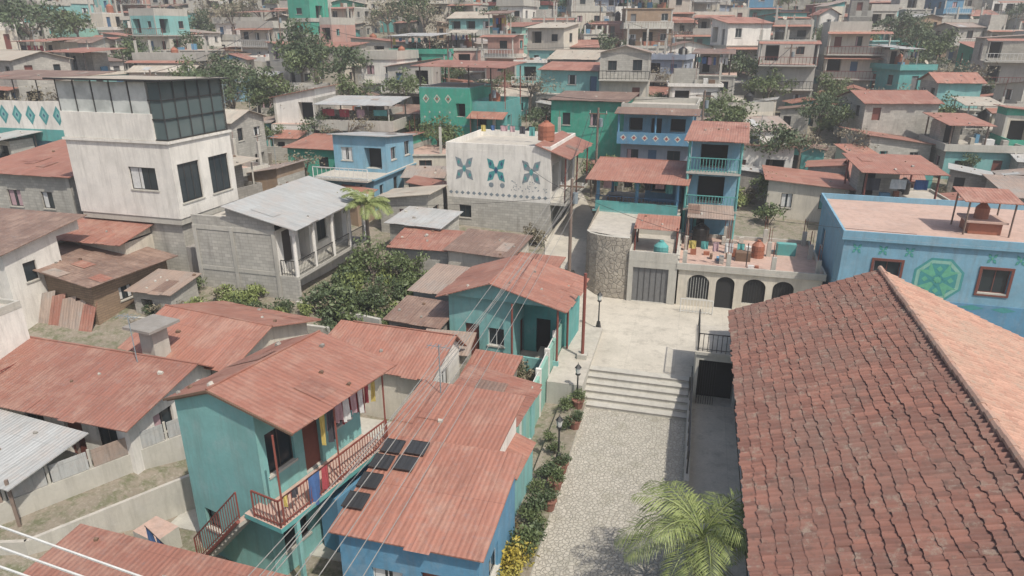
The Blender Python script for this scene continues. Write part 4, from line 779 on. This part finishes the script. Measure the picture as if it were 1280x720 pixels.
def palm(name,x,y,z,th,nf,fl,mat='leaf_palm',seed=1,lw=.035):
    rg=random.Random(seed); mb=MB()
    for i in range(8): mb.beam((0,0,th*i/8),(0,0,th*(i+1)/8),.15-.005*i,'bark',9,.13-.005*i)
    for i in range(nf):
        a=i*2.399; el=rg.uniform(.35,1.3); L=fl*rg.uniform(.8,1.1); n=24; prev=Vector((0,0,th)); dirh=Vector((math.cos(a),math.sin(a),0)); side=Vector((-math.sin(a),math.cos(a),0))
        for k in range(n):
            t=(k+1)/n; pe=el-1.75*t**1.3; nx=prev+(dirh*math.cos(pe)+Vector((0,0,math.sin(pe))))*L/n; mb.beam(prev,nx,.025*(1-t)+.006,mat,3)
            if k>2:
                ll=L*.27*math.sin(math.pi*min(1,t*.9+.08))**.7+.05; fw=(nx-prev).normalized()
                for sg in(-1,1):
                  for jj in (0,.5):
                    b0=prev.lerp(nx,jj); tip=b0+side*sg*ll*.8+fw*ll*.55+Vector((0,0,-ll*rg.uniform(.15,.6))); md=b0.lerp(tip,.5)+Vector((0,0,.04)); mb.poly([b0,md-fw*lw,tip,md+fw*lw],mat,[(0,0)]*4)
            prev=nx
    o=mb.build(name); o.location=(x,y,z); return o
palm('palm_tree',1.25,17.4,0,2.9,24,2.8,seed=4,lw=.022); palm('palm_tree',-20.6,40.0,1.2,5.2,18,2.1,seed=8)
for x,y in ((-4.35,23.9),(-4.4,28.7),(-4.5,36.4)):
    z=.22 if y<28.8 else 1.0; s=MB(); s.cyl(x,y,z,z+.35,.16,.10,'iron',8); s.cyl(x,y,z+.35,z+1.6,.045,.035,'iron',8); s.cyl(x,y,z+1.6,z+1.68,.12,.12,'iron',6); s.cyl(x,y,z+1.68,z+1.98,.09,.14,'frame_white',6); s.cyl(x,y,z+1.98,z+2.15,.17,.03,'iron',6); s.cyl(x,y,z+2.15,z+2.25,.02,.01,'iron',5); solo('street_lamp',s)
for x,y in ((-4.1,22.0),(-4.1,20.8),(-4.15,26.6),(-4.3,28.4),(-4.1,23.2)):
    s=MB(); s.cyl(x,y,.2,.62,.20,.29,'terracotta',10); s.cyl(x,y,.62,.68,.32,.32,'terracotta',10); solo('flower_pot',s); bush(R.choice('gk'),x,y,.55,.8,'potted_plant')
def pole(x,y,z,hh,arm=True):
    s=MB(); s.cyl(x,y,z-.5,z+hh,.13,.09,'pole_wood',9)
    if arm: s.beam((x-.8,y,z+hh-.5),(x+.8,y,z+hh-.5),.06,'wood'); [s.cyl(x+k,y,z+hh-.45,z+hh-.25,.04,.03,'frame_white',6) for k in(-.7,0,.7)]
    s.cyl(x+.25,y,z+hh-1.6,z+hh-.9,.18,.18,'m_grey',10); solo('utility_pole',s)
pole(-7.4,42.7,1.7,6.6); pole(-8.3,60,3.5,7.5)
def wires(name,pairs,r=.016,sag=.5,mat='iron'):
    s=MB()
    for p,q in pairs:
        p=Vector(p);q=Vector(q); n=14; pr=p
        for i in range(1,n+1):
            t=i/n; c=p.lerp(q,t)-Vector((0,0,sag*4*t*(1-t))); s.beam(pr,c,r,mat,4); pr=c
    solo(name,s)
wires('power_lines',[((-7.4+k,42.7,8.0-.15*j),(-5.3+k*.5,2,9.3-.35*j)) for j,k in enumerate((-.7,-.3,0,.4,.7))],.010,.5,'wire_grey')
wires('power_lines',[((-7.4,42.7,7.2-.15*j),(-6.6-.5*j,3,8.2-.3*j)) for j in range(3)],.010,.6,'wire_grey')
wires('power_lines',[((-7.4+k,42.7,8.0),(-8.3+k,60,10.7)) for k in(-.7,0,.7)],.02)
wires('power_lines',[((-7.4,42.7,7.6),(-2,49,6.8)),((-7.4,42.7,7.4),(4,42,4.5)),((-7.4,42.7,7.4),(-13,50.5,8.2)),((-7.4,42.7,7.2),(-8.5,34,4.8)),((-7.4,42.7,7.2),(-21.5,40,6.4)),((-7.4,42.7,7.6),(12,40,6.8))],.014,.3)
wires('telephone_cable',[((-24,7.75,10.05),(2,5.0,9.9)),((-24,7.3,10.0),(2,4.75,10.0)),((-24,6.9,9.95),(2,4.6,10.0))],.018,.1,'frame_white')
PL=[]
for i,(s1,l1) in enumerate([(70,-2),(66,18),(90,-8),(100,22),(88,34),(110,-35),(125,15),(75,-38)]):
    x,y=HW(s1,l1); pole(x,y,terr(x,y),7.5); PL.append((x,y,terr(x,y)+7.2))
wires('power_lines',[(PL[0],PL[2]),(PL[2],PL[5]),(PL[1],PL[4]),(PL[3],PL[6]),(PL[0],PL[1]),(PL[2],PL[3]),(PL[5],PL[7])],.03,1.0)
# ------------------------------------------------------------------ air haze (real homogeneous scattering medium)
m=bpy.data.materials.new('haze'); m.use_nodes=True; nt=m.node_tree; nt.nodes.clear(); o=nt.nodes.new('ShaderNodeOutputMaterial'); v=nt.nodes.new('ShaderNodeVolumeScatter'); v.inputs['Density'].default_value=.0013; v.inputs['Color'].default_value=(.98,.98,.97,1); v.inputs['Anisotropy'].default_value=.2; nt.links.new(v.outputs[0],o.inputs['Volume']); MATS['haze']=m
s=MB(); s.box(-340,-30,-8,340,460,110,'haze'); solo('atmospheric_haze',s)
# ------------------------------------------------------------------ camera, sun, sky
cd=bpy.data.cameras.new('camera'); cd.sensor_width=36; cd.lens=36*853/1280; cd.clip_end=1500; cd.clip_start=.1
co=bpy.data.objects.new('camera',cd); co.location=(0,0,17); co.rotation_euler=(math.radians(90-20.5),0,math.radians(14.9)); SC.collection.objects.link(co); SC.camera=co
sd=Vector((math.cos(math.radians(56))*math.cos(math.radians(-38)),math.cos(math.radians(56))*math.sin(math.radians(-38)),math.sin(math.radians(56))))
sl=bpy.data.lights.new('sun','SUN'); sl.energy=4.9; sl.angle=math.radians(.8); sl.color=(1,.945,.85); so=bpy.data.objects.new('sun',sl); so.rotation_euler=sd.to_track_quat('Z','Y').to_euler(); SC.collection.objects.link(so)
wd=bpy.data.worlds.new('World'); SC.world=wd; wd.use_nodes=True; nt=wd.node_tree; nt.nodes.clear()
sk=nt.nodes.new('ShaderNodeTexSky'); sk.sky_type='NISHITA'; sk.sun_disc=False; sk.sun_elevation=math.radians(56); sk.sun_rotation=math.atan2(sd.x,sd.y); sk.dust_density=3
bg=nt.nodes.new('ShaderNodeBackground'); bg.inputs[1].default_value=.15; ow=nt.nodes.new('ShaderNodeOutputWorld'); nt.links.new(sk.outputs[0],bg.inputs[0]); nt.links.new(bg.outputs[0],ow.inputs[0])
SC.view_settings.view_transform='Standard'; SC.view_settings.look='None'; SC.view_settings.exposure=0
